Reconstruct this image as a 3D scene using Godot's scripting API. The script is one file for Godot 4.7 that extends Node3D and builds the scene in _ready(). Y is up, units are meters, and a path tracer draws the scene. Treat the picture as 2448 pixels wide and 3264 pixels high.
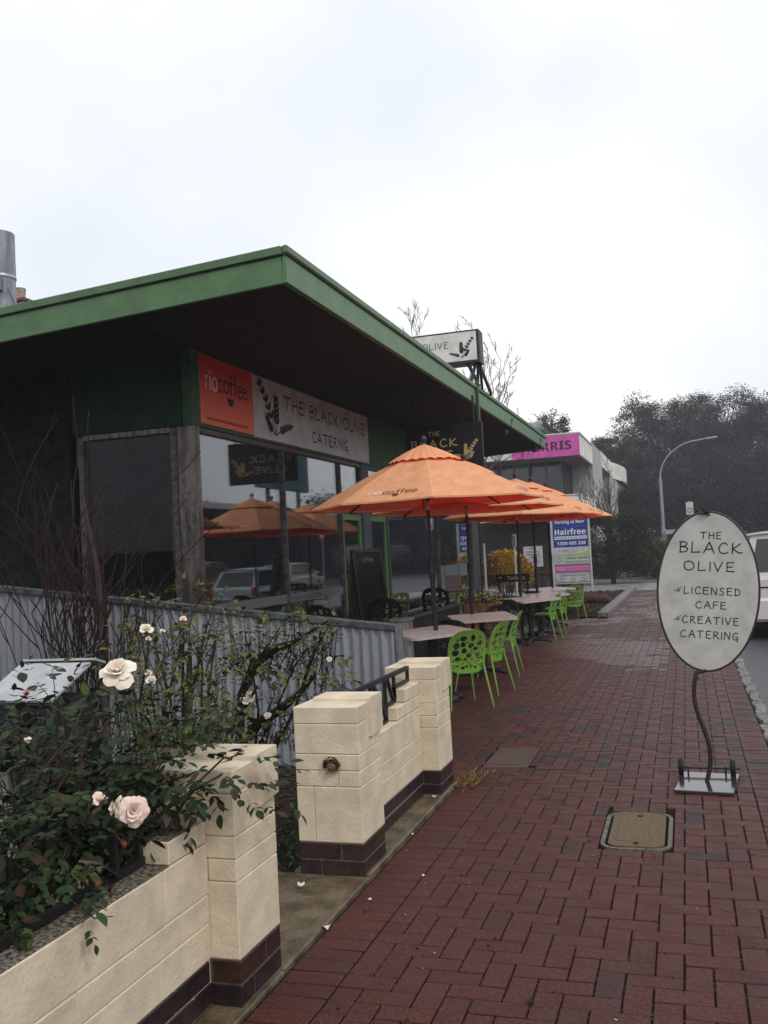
extends Node3D

# ---------------------------------------------------------------- mesh accumulator
class M:
	var v := PackedVector3Array()
	var n := PackedVector3Array()
	var c := PackedColorArray()
	var i := PackedInt32Array()
	var col := Color(1, 1, 1)
	var use_col := false

	func vert(p: Vector3, nn: Vector3) -> int:
		v.append(p)
		n.append(nn)
		if use_col:
			c.append(col)
		return v.size() - 1

	func tri(a: int, b: int, d: int) -> void:   # counter-clockwise seen from outside
		i.append(a)
		i.append(d)
		i.append(b)

	func t(a: Vector3, b: Vector3, d: Vector3) -> void:
		var nn := (b - a).cross(d - a).normalized()
		tri(vert(a, nn), vert(b, nn), vert(d, nn))

	func q(a: Vector3, b: Vector3, d: Vector3, e: Vector3) -> void:
		var nn := (d - a).cross(e - b).normalized()
		var k := vert(a, nn)
		vert(b, nn)
		vert(d, nn)
		vert(e, nn)
		tri(k, k + 1, k + 2)
		tri(k, k + 2, k + 3)

	func qo(a: Vector3, b: Vector3, d: Vector3, e: Vector3, away: Vector3) -> void:
		if (d - a).cross(e - b).dot((a + b + d + e) * 0.25 - away) < 0.0:
			q(e, d, b, a)
		else:
			q(a, b, d, e)

	func to(a: Vector3, b: Vector3, d: Vector3, away: Vector3) -> void:
		if (b - a).cross(d - a).dot((a + b + d) / 3.0 - away) < 0.0:
			t(d, b, a)
		else:
			t(a, b, d)

	func box(lo: Vector3, hi: Vector3) -> M:
		return bx(Transform3D(Basis(), (lo + hi) * 0.5), (hi - lo).abs())

	func bx(x: Transform3D, s: Vector3) -> M:
		var h := s * 0.5
		var p := []
		for k in 8:
			p.append(x * Vector3(h.x if k & 1 else -h.x, h.y if k & 2 else -h.y, h.z if k & 4 else -h.z))
		for f in [[0, 1, 3, 2], [4, 5, 7, 6], [0, 1, 5, 4], [2, 3, 7, 6], [0, 2, 6, 4], [1, 3, 7, 5]]:
			qo(p[f[0]], p[f[1]], p[f[2]], p[f[3]], x.origin)
		return self

	func cbox(x: Transform3D, s: Vector3, b: float) -> M:   # chamfered box
		var h := s * 0.5
		b = minf(b, minf(h.x, minf(h.y, h.z)) * 0.9)
		var px := []
		var py := []
		var pz := []
		for k in 8:
			var g := Vector3(1.0 if k & 1 else -1.0, 1.0 if k & 2 else -1.0, 1.0 if k & 4 else -1.0)
			px.append(x * Vector3(g.x * h.x, g.y * (h.y - b), g.z * (h.z - b)))
			py.append(x * Vector3(g.x * (h.x - b), g.y * h.y, g.z * (h.z - b)))
			pz.append(x * Vector3(g.x * (h.x - b), g.y * (h.y - b), g.z * h.z))
		var o := x.origin
		for f in [[0, 1, 3, 2], [4, 5, 7, 6]]:
			qo(pz[f[0]], pz[f[1]], pz[f[2]], pz[f[3]], o)
		for f in [[0, 1, 5, 4], [2, 3, 7, 6]]:
			qo(py[f[0]], py[f[1]], py[f[2]], py[f[3]], o)
		for f in [[0, 2, 6, 4], [1, 3, 7, 5]]:
			qo(px[f[0]], px[f[1]], px[f[2]], px[f[3]], o)
		for e in [[0, 4], [1, 5], [2, 6], [3, 7]]:
			qo(px[e[0]], px[e[1]], py[e[1]], py[e[0]], o)
		for e in [[0, 2], [1, 3], [4, 6], [5, 7]]:
			qo(px[e[0]], px[e[1]], pz[e[1]], pz[e[0]], o)
		for e in [[0, 1], [2, 3], [4, 5], [6, 7]]:
			qo(py[e[0]], py[e[1]], pz[e[1]], pz[e[0]], o)
		for k in 8:
			to(px[k], py[k], pz[k], o)
		return self

	func cb(lo: Vector3, hi: Vector3, b := 0.004) -> M:
		return cbox(Transform3D(Basis(), (lo + hi) * 0.5), (hi - lo).abs(), b)

	func tube(pts: Array, rad: Array, sides := 8, caps := true) -> M:
		var m := pts.size()
		if m < 2:
			return self
		var up := Vector3(0.13, 0.21, 0.97)
		var first := v.size()
		for k in m:
			var a: Vector3 = pts[maxi(k - 1, 0)]
			var b: Vector3 = pts[mini(k + 1, m - 1)]
			var d := (b - a).normalized()
			if absf(d.dot(up)) > 0.95:
				up = Vector3(0.9, 0.3, 0.1)
			var s := d.cross(up).normalized()
			var w := s.cross(d).normalized()
			up = w
			var r: float = rad[mini(k, rad.size() - 1)]
			for j in sides:
				var an := TAU * j / sides
				var o := s * cos(an) + w * sin(an)
				vert(pts[k] + o * r, o)
		for k in m - 1:
			for j in sides:
				var a0 := first + k * sides + j
				var a1 := first + k * sides + (j + 1) % sides
				tri(a0, a0 + sides, a1 + sides)
				tri(a0, a1 + sides, a1)
		if caps:
			for e in [0, m - 1]:
				var d2: Vector3 = (pts[0] - pts[1]) if e == 0 else (pts[m - 1] - pts[m - 2])
				d2 = d2.normalized()
				var c0 := vert(pts[e], d2)
				var ring := []
				for j in sides:
					ring.append(vert(v[first + e * sides + j], d2))
				for j in sides:
					if e == 0:
						tri(c0, ring[j], ring[(j + 1) % sides])
					else:
						tri(c0, ring[(j + 1) % sides], ring[j])
		return self

	func lathe(prof: Array, seg := 16, x := Transform3D()) -> M:   # (radius, height) from bottom to top, outside
		var first := v.size()
		var m := prof.size()
		for k in m:
			var a: Vector2 = prof[maxi(k - 1, 0)]
			var b: Vector2 = prof[mini(k + 1, m - 1)]
			var tn := (b - a).normalized()
			for j in seg + 1:
				var an := TAU * j / seg
				var p: Vector2 = prof[k]
				vert(x * Vector3(cos(an) * p.x, p.y, sin(an) * p.x), (x.basis * Vector3(cos(an) * tn.y, -tn.x, sin(an) * tn.y)).normalized())
		for k in m - 1:
			for j in seg:
				var a0 := first + k * (seg + 1) + j
				tri(a0, a0 + seg + 1, a0 + seg + 2)
				tri(a0, a0 + seg + 2, a0 + 1)
		return self

	func ball(at: Vector3, r: Vector3, seg := 10, rings := 7) -> M:
		var first := v.size()
		for k in rings + 1:
			var la := -PI / 2 + PI * k / rings
			for j in seg + 1:
				var an := TAU * j / seg
				var o := Vector3(cos(an) * cos(la), sin(la), sin(an) * cos(la))
				vert(at + o * r, (o / r).normalized())
		for k in rings:
			for j in seg:
				var a0 := first + k * (seg + 1) + j
				tri(a0, a0 + seg + 1, a0 + seg + 2)
				tri(a0, a0 + seg + 2, a0 + 1)
		return self

	func grid(f: Callable, nu: int, nv: int, smooth := true) -> M:   # f(u, v) in 0..1; normal = du x dv
		var p := []
		for b in nv + 1:
			for a in nu + 1:
				p.append(f.call(float(a) / nu, float(b) / nv))
		if not smooth:
			for b in nv:
				for a in nu:
					var k := b * (nu + 1) + a
					q(p[k], p[k + 1], p[k + nu + 2], p[k + nu + 1])
			return self
		var first := v.size()
		for b in nv + 1:
			for a in nu + 1:
				var k := b * (nu + 1) + a
				var du: Vector3 = p[b * (nu + 1) + mini(a + 1, nu)] - p[b * (nu + 1) + maxi(a - 1, 0)]
				var dv: Vector3 = p[mini(b + 1, nv) * (nu + 1) + a] - p[maxi(b - 1, 0) * (nu + 1) + a]
				var nn := du.cross(dv).normalized()
				if nn.length() < 0.5:
					nn = Vector3.UP
				vert(p[k], nn)
		for b in nv:
			for a in nu:
				var k := first + b * (nu + 1) + a
				tri(k, k + 1, k + nu + 2)
				tri(k, k + nu + 2, k + nu + 1)
		return self

	func prism(poly: PackedVector2Array, x: Transform3D, depth: float) -> M:   # polygon in local xy, extruded along local z 0..depth
		var ix := Geometry2D.triangulate_polygon(poly)
		var area := 0.0
		var m := poly.size()
		for k in m:
			area += poly[k].cross(poly[(k + 1) % m])
		var mid := Vector2()
		for p in poly:
			mid += p / m
		for k in range(0, ix.size(), 3):
			var a := poly[ix[k]]
			var b := poly[ix[k + 1]]
			var d := poly[ix[k + 2]]
			if (b - a).cross(d - a) < 0:
				var h := b
				b = d
				d = h
			t(x * Vector3(a.x, a.y, depth), x * Vector3(b.x, b.y, depth), x * Vector3(d.x, d.y, depth))
			t(x * Vector3(a.x, a.y, 0), x * Vector3(d.x, d.y, 0), x * Vector3(b.x, b.y, 0))
		for k in m:
			var a := poly[k]
			var b := poly[(k + 1) % m]
			if area < 0:
				var h := a
				a = b
				b = h
			q(x * Vector3(a.x, a.y, 0), x * Vector3(b.x, b.y, 0), x * Vector3(b.x, b.y, depth), x * Vector3(a.x, a.y, depth))
		return self

	# a curved sheet cut out by a field: f(u, t) > 0 is inside; at(u, t, side) gives the point on either face
	func sheet(f: Callable, at: Callable, nu: int, nv: int) -> M:
		var val := PackedFloat32Array()
		for b in nv + 1:
			for a in nu + 1:
				val.append(f.call(-1.0 + 2.0 * a / nu, float(b) / nv))
		for b in nv:
			for a in nu:
				var cs := [Vector2i(a, b), Vector2i(a + 1, b), Vector2i(a + 1, b + 1), Vector2i(a, b + 1)]
				var poly := []
				var cut := []
				for k in 4:
					var p: Vector2i = cs[k]
					var r: Vector2i = cs[(k + 1) % 4]
					var fp := val[p.y * (nu + 1) + p.x]
					var fr := val[r.y * (nu + 1) + r.x]
					if fp > 0:
						poly.append(Vector2(p))
						cut.append(0)
					if (fp > 0) != (fr > 0):
						poly.append(Vector2(p).lerp(Vector2(r), fp / (fp - fr)))
						cut.append(1 if fp > 0 else 2)
				if poly.size() < 3:
					continue
				var front := []
				var back := []
				for p in poly:
					var u: float = -1.0 + 2.0 * p.x / nu
					var w: float = p.y / nv
					front.append(at.call(u, w, 1.0))
					back.append(at.call(u, w, -1.0))
				for k in range(1, poly.size() - 1):
					t(front[0], front[k], front[k + 1])
					t(back[0], back[k + 1], back[k])
				for k in poly.size():
					var j := (k + 1) % poly.size()
					if cut[k] == 1 and cut[j] == 2:
						q(back[k], back[j], front[j], front[k])
		return self

	func add(o: M, x: Transform3D) -> M:
		var first := v.size()
		for k in o.v.size():
			vert(x * o.v[k], (x.basis * o.n[k]).normalized())
		for k in o.i:
			i.append(first + k)
		return self

	func mesh() -> ArrayMesh:
		var a := []
		a.resize(Mesh.ARRAY_MAX)
		a[Mesh.ARRAY_VERTEX] = v
		a[Mesh.ARRAY_NORMAL] = n
		if use_col:
			a[Mesh.ARRAY_COLOR] = c
		a[Mesh.ARRAY_INDEX] = i
		var m := ArrayMesh.new()
		m.add_surface_from_arrays(Mesh.PRIMITIVE_TRIANGLES, a)
		return m

# ---------------------------------------------------------------- naming
var taken := {}
var rng := RandomNumberGenerator.new()
var mats := {}

func numbered(called: String, parent: Node) -> String:
	var key := str(parent.get_instance_id()) + called
	var k: int = taken.get(key, -1) + 1
	taken[key] = k
	return called if k == 0 else "%s_%03d" % [called, k]

func thing(called: String, label: String, category: String, at := Vector3.ZERO, turn := 0.0, group := "") -> Node3D:
	var o := Node3D.new()
	o.name = numbered(called, self)
	add_child(o, true)
	o.position = at
	o.rotation.y = turn
	o.set_meta("label", label)
	o.set_meta("category", category)
	if group:
		o.set_meta("group", group)
	return o

func put(called: String, shape: Variant, m: Material, parent: Node = null, label := "") -> MeshInstance3D:
	var o := MeshInstance3D.new()
	var p: Node = parent if parent else self
	o.name = numbered(called, p)
	o.mesh = shape.mesh() if shape is M else shape
	o.material_override = m
	p.add_child(o, true)
	if label:
		o.set_meta("label", label)
	return o

func single(called: String, shape: Variant, m: Material, label: String, category: String, group := "") -> MeshInstance3D:
	var o := put(called, shape, m)
	o.set_meta("label", label)
	o.set_meta("category", category)
	if group:
		o.set_meta("group", group)
	return o

func struct(called: String, shape: Variant, m: Material, label := "") -> MeshInstance3D:
	var o := put(called, shape, m)
	o.set_meta("kind", "structure")
	o.set_meta("label", label if label else called.replace("_", " "))
	o.set_meta("category", called.replace("_", " "))
	return o

func copy_of(src: Node3D, called: String, label: String, at: Vector3, turn := 0.0) -> Node3D:
	var o: Node3D = src.duplicate()
	o.name = numbered(called, self)
	add_child(o, true)
	o.position = at
	o.rotation = Vector3(0, turn, 0)
	o.set_meta("label", label)
	return o

func many(called: String, shape: Mesh, m: Material, places: Array, colors: Array, parent: Node = null) -> MultiMeshInstance3D:
	var mm := MultiMesh.new()
	mm.transform_format = MultiMesh.TRANSFORM_3D
	mm.use_colors = colors.size() > 0
	mm.mesh = shape
	mm.instance_count = places.size()
	for k in places.size():
		mm.set_instance_transform(k, places[k])
		if colors.size():
			mm.set_instance_color(k, colors[k % colors.size()])
	var o := MultiMeshInstance3D.new()
	var p: Node = parent if parent else self
	o.name = numbered(called, p)
	o.multimesh = mm
	o.material_override = m
	o.set_meta("kind", "stuff")
	p.add_child(o, true)
	return o

# ---------------------------------------------------------------- materials
var tex := {}

func noise_tex(key: String, freq: float, lo: float, hi: float, octaves := 4, normal := false, size := 512) -> NoiseTexture2D:
	if tex.has(key):
		return tex[key]
	var f := FastNoiseLite.new()
	f.noise_type = FastNoiseLite.TYPE_SIMPLEX_SMOOTH
	f.seed = key.hash() % 1000
	f.frequency = freq
	f.fractal_octaves = octaves
	f.fractal_gain = 0.6
	var t := NoiseTexture2D.new()
	t.width = size
	t.height = size
	t.seamless = true
	t.noise = f
	if normal:
		t.as_normal_map = true
		t.bump_strength = hi
	else:
		var g := Gradient.new()
		g.set_color(0, Color(lo, lo, lo))
		g.set_color(1, Color(hi, hi, hi))
		t.color_ramp = g
	tex[key] = t
	return t

# colour is a linear base colour
func mat(key: String, c: Color, rough := 0.7, spec := 0.4, grain := "", scale := 1.0, bump := 0.0, metal := 0.0) -> StandardMaterial3D:
	if mats.has(key):
		return mats[key]
	var m := StandardMaterial3D.new()
	m.resource_name = key
	var s := c.linear_to_srgb()
	s.a = c.a
	m.albedo_color = s
	m.roughness = rough
	m.metallic_specular = spec
	m.metallic = metal
	if grain == "fine":
		m.albedo_texture = noise_tex("fine", 0.03, 0.6, 1.15, 5)
	elif grain == "blotch":
		m.albedo_texture = noise_tex("blotch", 0.008, 0.55, 1.2, 6)
	elif grain == "soft":
		m.albedo_texture = noise_tex("soft", 0.006, 0.82, 1.06, 5)
	elif grain == "streaked2":
		m.albedo_texture = noise_tex("streaked2", 0.012, 0.8, 1.07, 6)
	elif grain == "streaked":
		m.albedo_texture = noise_tex("streaked", 0.01, 0.78, 1.08, 5)
	elif grain == "pale":
		m.albedo_texture = noise_tex("pale", 0.006, 0.88, 1.03, 6)
	elif grain == "streak":
		m.albedo_texture = noise_tex("streak", 0.012, 0.5, 1.15, 5)
	if grain:
		m.uv1_triplanar = true
		m.uv1_world_triplanar = true
		m.uv1_scale = Vector3.ONE * scale if not grain.begins_with("streak") else Vector3(scale, scale * (0.15 if grain != "streaked2" else 0.3), scale)
		if bump > 0.0:
			m.normal_enabled = true
			m.normal_texture = noise_tex("bump", 0.06, 0, 6.0, 4, true)
			m.normal_scale = bump
	mats[key] = m
	return m

func vmat(key: String, rough := 0.7, spec := 0.4, back := Color(0, 0, 0)) -> StandardMaterial3D:   # coloured by vertex or copy
	if mats.has(key):
		return mats[key]
	var m := StandardMaterial3D.new()
	m.resource_name = key
	m.vertex_color_use_as_albedo = true
	m.roughness = rough
	m.metallic_specular = spec
	if back != Color(0, 0, 0):
		m.backlight_enabled = true
		m.backlight = back
	mats[key] = m
	return m

func glass(key: String, c: Color, alpha: float) -> StandardMaterial3D:
	if mats.has(key):
		return mats[key]
	var m := StandardMaterial3D.new()
	m.resource_name = key
	m.transparency = BaseMaterial3D.TRANSPARENCY_ALPHA
	var s := c.linear_to_srgb()
	s.a = alpha
	m.albedo_color = s
	m.roughness = 0.02
	m.metallic_specular = 0.6
	mats[key] = m
	return m

# ---------------------------------------------------------------- lettering
var glyphs := {}

func make_glyphs() -> void:
	var g := {
		"T": "0,1 .72,1.03|.36,1 .33,0", "H": ".06,1 .03,0|.6,1 .62,0|.04,.5 .62,.54", "E": ".05,1 .55,1.03|.05,1 .04,.02|.04,.54 .46,.56|.04,.02 .58,0",
		"B": ".08,1 .05,0|~-.02,.97 .38,.98 .5,.8 .36,.58 .1,.53|~.1,.53 .42,.5 .56,.3 .42,.06 .05,.02", "L": ".06,1.02 .03,.02|.03,.02 .58,.06",
		"A": "0,0 .38,1.02|.38,1.02 .72,-.02|.13,.36 .62,.4", "C": "~.6,.86 .44,1.02 .2,.9 .04,.5 .14,.12 .38,0 .66,.14", "K": ".06,1 .04,0|.58,.98 .06,.46|.06,.46 .5,.08|.5,.08 .72,.1",
		"O": "~.36,1 .12,.88 .02,.5 .14,.1 .42,0 .7,.2 .76,.58 .6,.92 .36,1", "I": ".06,1 .05,0", "V": "0,1 .3,0|.3,0 .66,1.04", "N": ".03,0 .05,1|.05,1 .58,0|.58,0 .63,1.03",
		"S": "~.5,.9 .3,1.02 .1,.85 .2,.6 .42,.42 .46,.18 .26,0 .02,.1", "D": ".07,1 .05,0|~0,1 .36,.92 .58,.55 .42,.14 .05,.02", "F": ".05,1 .04,0|.05,1 .55,1.02|.04,.52 .45,.55",
		"R": ".07,1 .05,0|~.02,.98 .4,.96 .5,.76 .36,.56 .08,.5|.2,.5 .62,0", "G": "~.58,.88 .42,1.02 .16,.88 .03,.48 .14,.1 .38,.02 .58,.2|.58,.4 .32,.42|.58,.4 .56,-.32",
		"r": ".06,.62 .06,0|~.06,.38 .14,.56 .3,.62", "i": ".06,.62 .06,0|.06,.84 .06,.78", "o": "~.3,.64 .1,.56 .03,.32 .1,.08 .3,0 .5,.08 .57,.32 .5,.56 .3,.64",
		"c": "~.48,.54 .3,.64 .1,.54 .03,.32 .1,.08 .3,0 .48,.1", "f": "~.36,1.02 .22,1 .16,.84 .16,.4 .16,0|.02,.62 .34,.62", "e": "~.04,.34 .3,.36 .52,.38 .46,.58 .28,.64 .08,.54 .03,.3 .12,.06 .3,0 .5,.1",
		"t": "~.14,.86 .13,.4 .18,.06 .34,.02|.02,.62 .3,.62", "l": ".06,1 .06,0", "s": "~.36,.58 .2,.64 .06,.52 .16,.36 .32,.24 .3,.06 .14,0 0,.08", "-": "0,.3 .5,.3|.2,.5 0,.3|0,.3 .2,.1",
	}
	for k in g:
		var list := []
		for s in g[k].split("|"):
			var curved: bool = s.begins_with("~")
			var pts := []
			for p in s.trim_prefix("~").split(" "):
				var xy: PackedStringArray = p.split(",")
				pts.append(Vector2(xy[0].to_float(), xy[1].to_float()))
			if curved:
				var out := []
				for a in pts.size() - 1:
					var p0: Vector2 = pts[maxi(a - 1, 0)]
					var p3: Vector2 = pts[mini(a + 2, pts.size() - 1)]
					for b in 5:
						out.append(pts[a].cubic_interpolate(pts[a + 1], p0, p3, b / 5.0))
				out.append(pts[-1])
				pts = out
			list.append(pts)
		glyphs[k] = list

func text_width(s: String, gap: float) -> float:
	var w := 0.0
	for ch in s:
		w += glyph_width(ch) + gap
	return w - gap

func glyph_width(ch: String) -> float:
	if ch == " ":
		return 0.3
	var w := 0.0
	for st in glyphs[ch]:
		for p in st:
			w = maxf(w, p.x)
	return w

# lettering drawn as flat strokes on the plane through x (local x right, y up, z out); centred on x = 0, base line y = 0
func strokes(m: M, s: String, x: Transform3D, h: float, thick: float, gap := 0.22, stretch := 1.0, align := 0.5) -> void:
	var at := -text_width(s, gap) * align
	for ch in s:
		if ch != " ":
			for st in glyphs[ch]:
				var wob := Vector2(rng.randf_range(-0.02, 0.02), rng.randf_range(-0.03, 0.03))
				var pts := []
				for p in st:
					pts.append(Vector2((at + p.x + wob.x) * h * stretch, (p.y + wob.y) * h))
				ribbon(m, pts, x, thick)
		at += glyph_width(ch) + gap

func ribbon(m: M, pts: Array, x: Transform3D, w: float) -> void:
	var l := []
	var r := []
	var k := pts.size()
	for a in k:
		var d: Vector2 = (pts[mini(a + 1, k - 1)] - pts[maxi(a - 1, 0)]).normalized()
		var o := Vector2(-d.y, d.x) * w * 0.5
		var e := Vector2()
		if a == 0:
			e = -d * w * 0.35
		elif a == k - 1:
			e = d * w * 0.35
		l.append(pts[a] + o + e)
		r.append(pts[a] - o + e)
	for a in k - 1:
		m.q(x * Vector3(r[a].x, r[a].y, 0), x * Vector3(r[a + 1].x, r[a + 1].y, 0), x * Vector3(l[a + 1].x, l[a + 1].y, 0), x * Vector3(l[a].x, l[a].y, 0))

func leaf2(m: M, x: Transform3D, at: Vector2, ang: float, ln: float, wd: float) -> void:   # a flat printed leaf
	var d := Vector2(cos(ang), sin(ang))
	var o := Vector2(-d.y, d.x)
	var p := [at, at + d * ln * 0.3 + o * wd * 0.45, at + d * ln * 0.65 + o * wd * 0.4, at + d * ln, at + d * ln * 0.65 - o * wd * 0.4, at + d * ln * 0.3 - o * wd * 0.45]
	var w := []
	for a in p:
		w.append(x * Vector3(a.x, a.y, 0))
	m.q(w[0], w[5], w[4], w[1])
	m.q(w[1], w[4], w[3], w[2])

# olive branch emblem, about 1 x 1.2 units times s, foot at the origin of x
func olive(m: M, x: Transform3D, s: float, flip := 1.0, split := 0.0) -> void:
	for br in [[1.3, 1.3, 0.45], [1.75, 0.85, 0.2], [2.55, 0.75, -0.35], [0.5, 0.5, -0.5]]:
		var at := Vector2()
		var an: float = br[0]
		var ln: float = br[1] * s
		var pts := [Vector2()]
		for k in 6:
			an -= br[2] * 0.15
			at += Vector2(cos(an), sin(an)) * ln / 6.0
			pts.append(at)
			if k >= 1:
				var size: float = s * (0.27 if br[1] > 0.8 else 0.2) * (1.0 - 0.05 * k)
				leaf2(m, x, Vector2(at.x * flip, at.y), (an + 0.62) if flip > 0 else PI - (an + 0.62), size, size * 0.5)
				leaf2(m, x, Vector2(at.x * flip, at.y), (an - 0.62) if flip > 0 else PI - (an - 0.62), size, size * 0.5)
		leaf2(m, x, Vector2(at.x * flip, at.y), an if flip > 0 else PI - an, s * 0.24, s * 0.08)
		var fl := []
		for p in pts:
			fl.append(Vector2(p.x * flip, p.y))
		ribbon(m, fl, x, s * 0.03)

# printed words in a plain face, fitted into w (and h if given), centred at x
func words(called: String, s: String, bold: bool, w: float, h: float, x: Transform3D, m: Material, parent: Node) -> MeshInstance3D:
	var f := SystemFont.new()
	f.font_names = PackedStringArray(["Droid Sans"])
	f.font_weight = 700 if bold else 400
	var t := TextMesh.new()
	t.font = f
	t.font_size = 64
	t.pixel_size = 0.01
	t.depth = 0.01
	t.curve_step = 2.0
	t.text = s
	var b := t.get_aabb()
	var k := w / b.size.x
	var kh := h / b.size.y if h > 0 else k
	var o := put(called, t, m, parent)
	var sc := Vector3(k, kh, 0.15)
	o.transform = x * Transform3D(Basis.from_scale(sc), -(b.position + b.size * 0.5) * sc)
	return o

func X(o: Vector3, right: Vector3, up: Vector3) -> Transform3D:
	return Transform3D(Basis(right.normalized(), up.normalized(), right.cross(up).normalized()), o)

func V(a: float, b: float, c: float) -> Vector3:
	return Vector3(a, b, c)

# ================================================================ the place
const XF := -5.1      # shop front plane
const ZC := -9.43     # near corner of the shop
const ZE := -24.2     # far end of the shop front
const XR := -3.084      # roof edge over the footpath
const ZR := -7.35      # roof edge over the side yard
const ZRE := -23.0

func sky_image() -> Image:
	var im := Image.create(1024, 512, false, Image.FORMAT_RGBF)
	var f := FastNoiseLite.new()
	f.seed = 7
	f.noise_type = FastNoiseLite.TYPE_SIMPLEX_SMOOTH
	f.frequency = 1.1
	f.fractal_octaves = 5
	f.fractal_gain = 0.5
	var grey := Color(0.79, 0.87, 0.96)
	var white := Color(1.12, 1.12, 1.13)
	for y in 512:
		var el := PI / 2 - PI * (y + 0.5) / 512.0
		for x in 1024:
			var az := ((x + 0.5) / 1024.0 - 0.5) * TAU
			var d := Vector3(sin(az) * cos(el), sin(el), -cos(az) * cos(el))
			if d.y < -0.02:
				im.set_pixel(x, y, Color(0.2, 0.19, 0.19))
				continue
			var k := 0.62 + 1.1 * f.get_noise_3d(d.x * 1.2 + 3.1, d.y * 1.6, d.z * 1.2)
			k += 0.75 * maxf(0.0, 1.0 - Vector2(az + 0.22, (el - 0.42) * 1.1).length() / 0.5)
			im.set_pixel(x, y, grey.lerp(white, clampf(k, 0.0, 1.0)))
	return im

func _ready() -> void:
	rng.seed = 20140
	# camera
	var cam := Camera3D.new()
	cam.name = "camera"
	cam.fov = 56.92
	cam.near = 0.05
	cam.far = 600.0
	cam.transform = Transform3D(Basis(V(0.951354, -0.051925, -0.303694), V(0.062948, 0.997662, 0.026611), V(0.301602, -0.044433, 0.952398)).orthonormalized(), V(0, 1.6, 0))
	add_child(cam)
	cam.current = true
	# sky and air
	var e := Environment.new()
	e.background_mode = Environment.BG_SKY
	var ps := PanoramaSkyMaterial.new()
	ps.panorama = ImageTexture.create_from_image(sky_image())
	ps.energy_multiplier = 1.0
	e.sky = Sky.new()
	e.sky.sky_material = ps
	e.tonemap_mode = Environment.TONE_MAPPER_LINEAR
	e.tonemap_exposure = 1.0
	e.sdfgi_enabled = true
	e.ssao_enabled = true
	e.ssil_enabled = true
	e.fog_enabled = FOG > 0.0
	e.fog_density = FOG
	e.fog_light_color = Color(0.86, 0.87, 0.92)
	var we := WorldEnvironment.new()
	we.name = "world"
	we.environment = e
	add_child(we)
	# weak light of the overcast sun, from high over the road
	var sun := DirectionalLight3D.new()
	sun.name = "sun"
	sun.light_energy = 0.45
	sun.light_color = Color(1.0, 0.97, 0.93)
	sun.light_angular_distance = 18.0
	sun.shadow_enabled = true
	add_child(sun)
	sun.look_at_from_position(V(18, 20, 2), V(0, 0, -10), Vector3.UP)

	make_glyphs()
	ground()
	footpath()
	garden_walls()
	cafe()
	neighbour()
	far_trees()
	opposite()
	cafe_signs()
	dining()
	street_things()
	garden_plants()
	small_things()

const FOG := 0.0013

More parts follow.
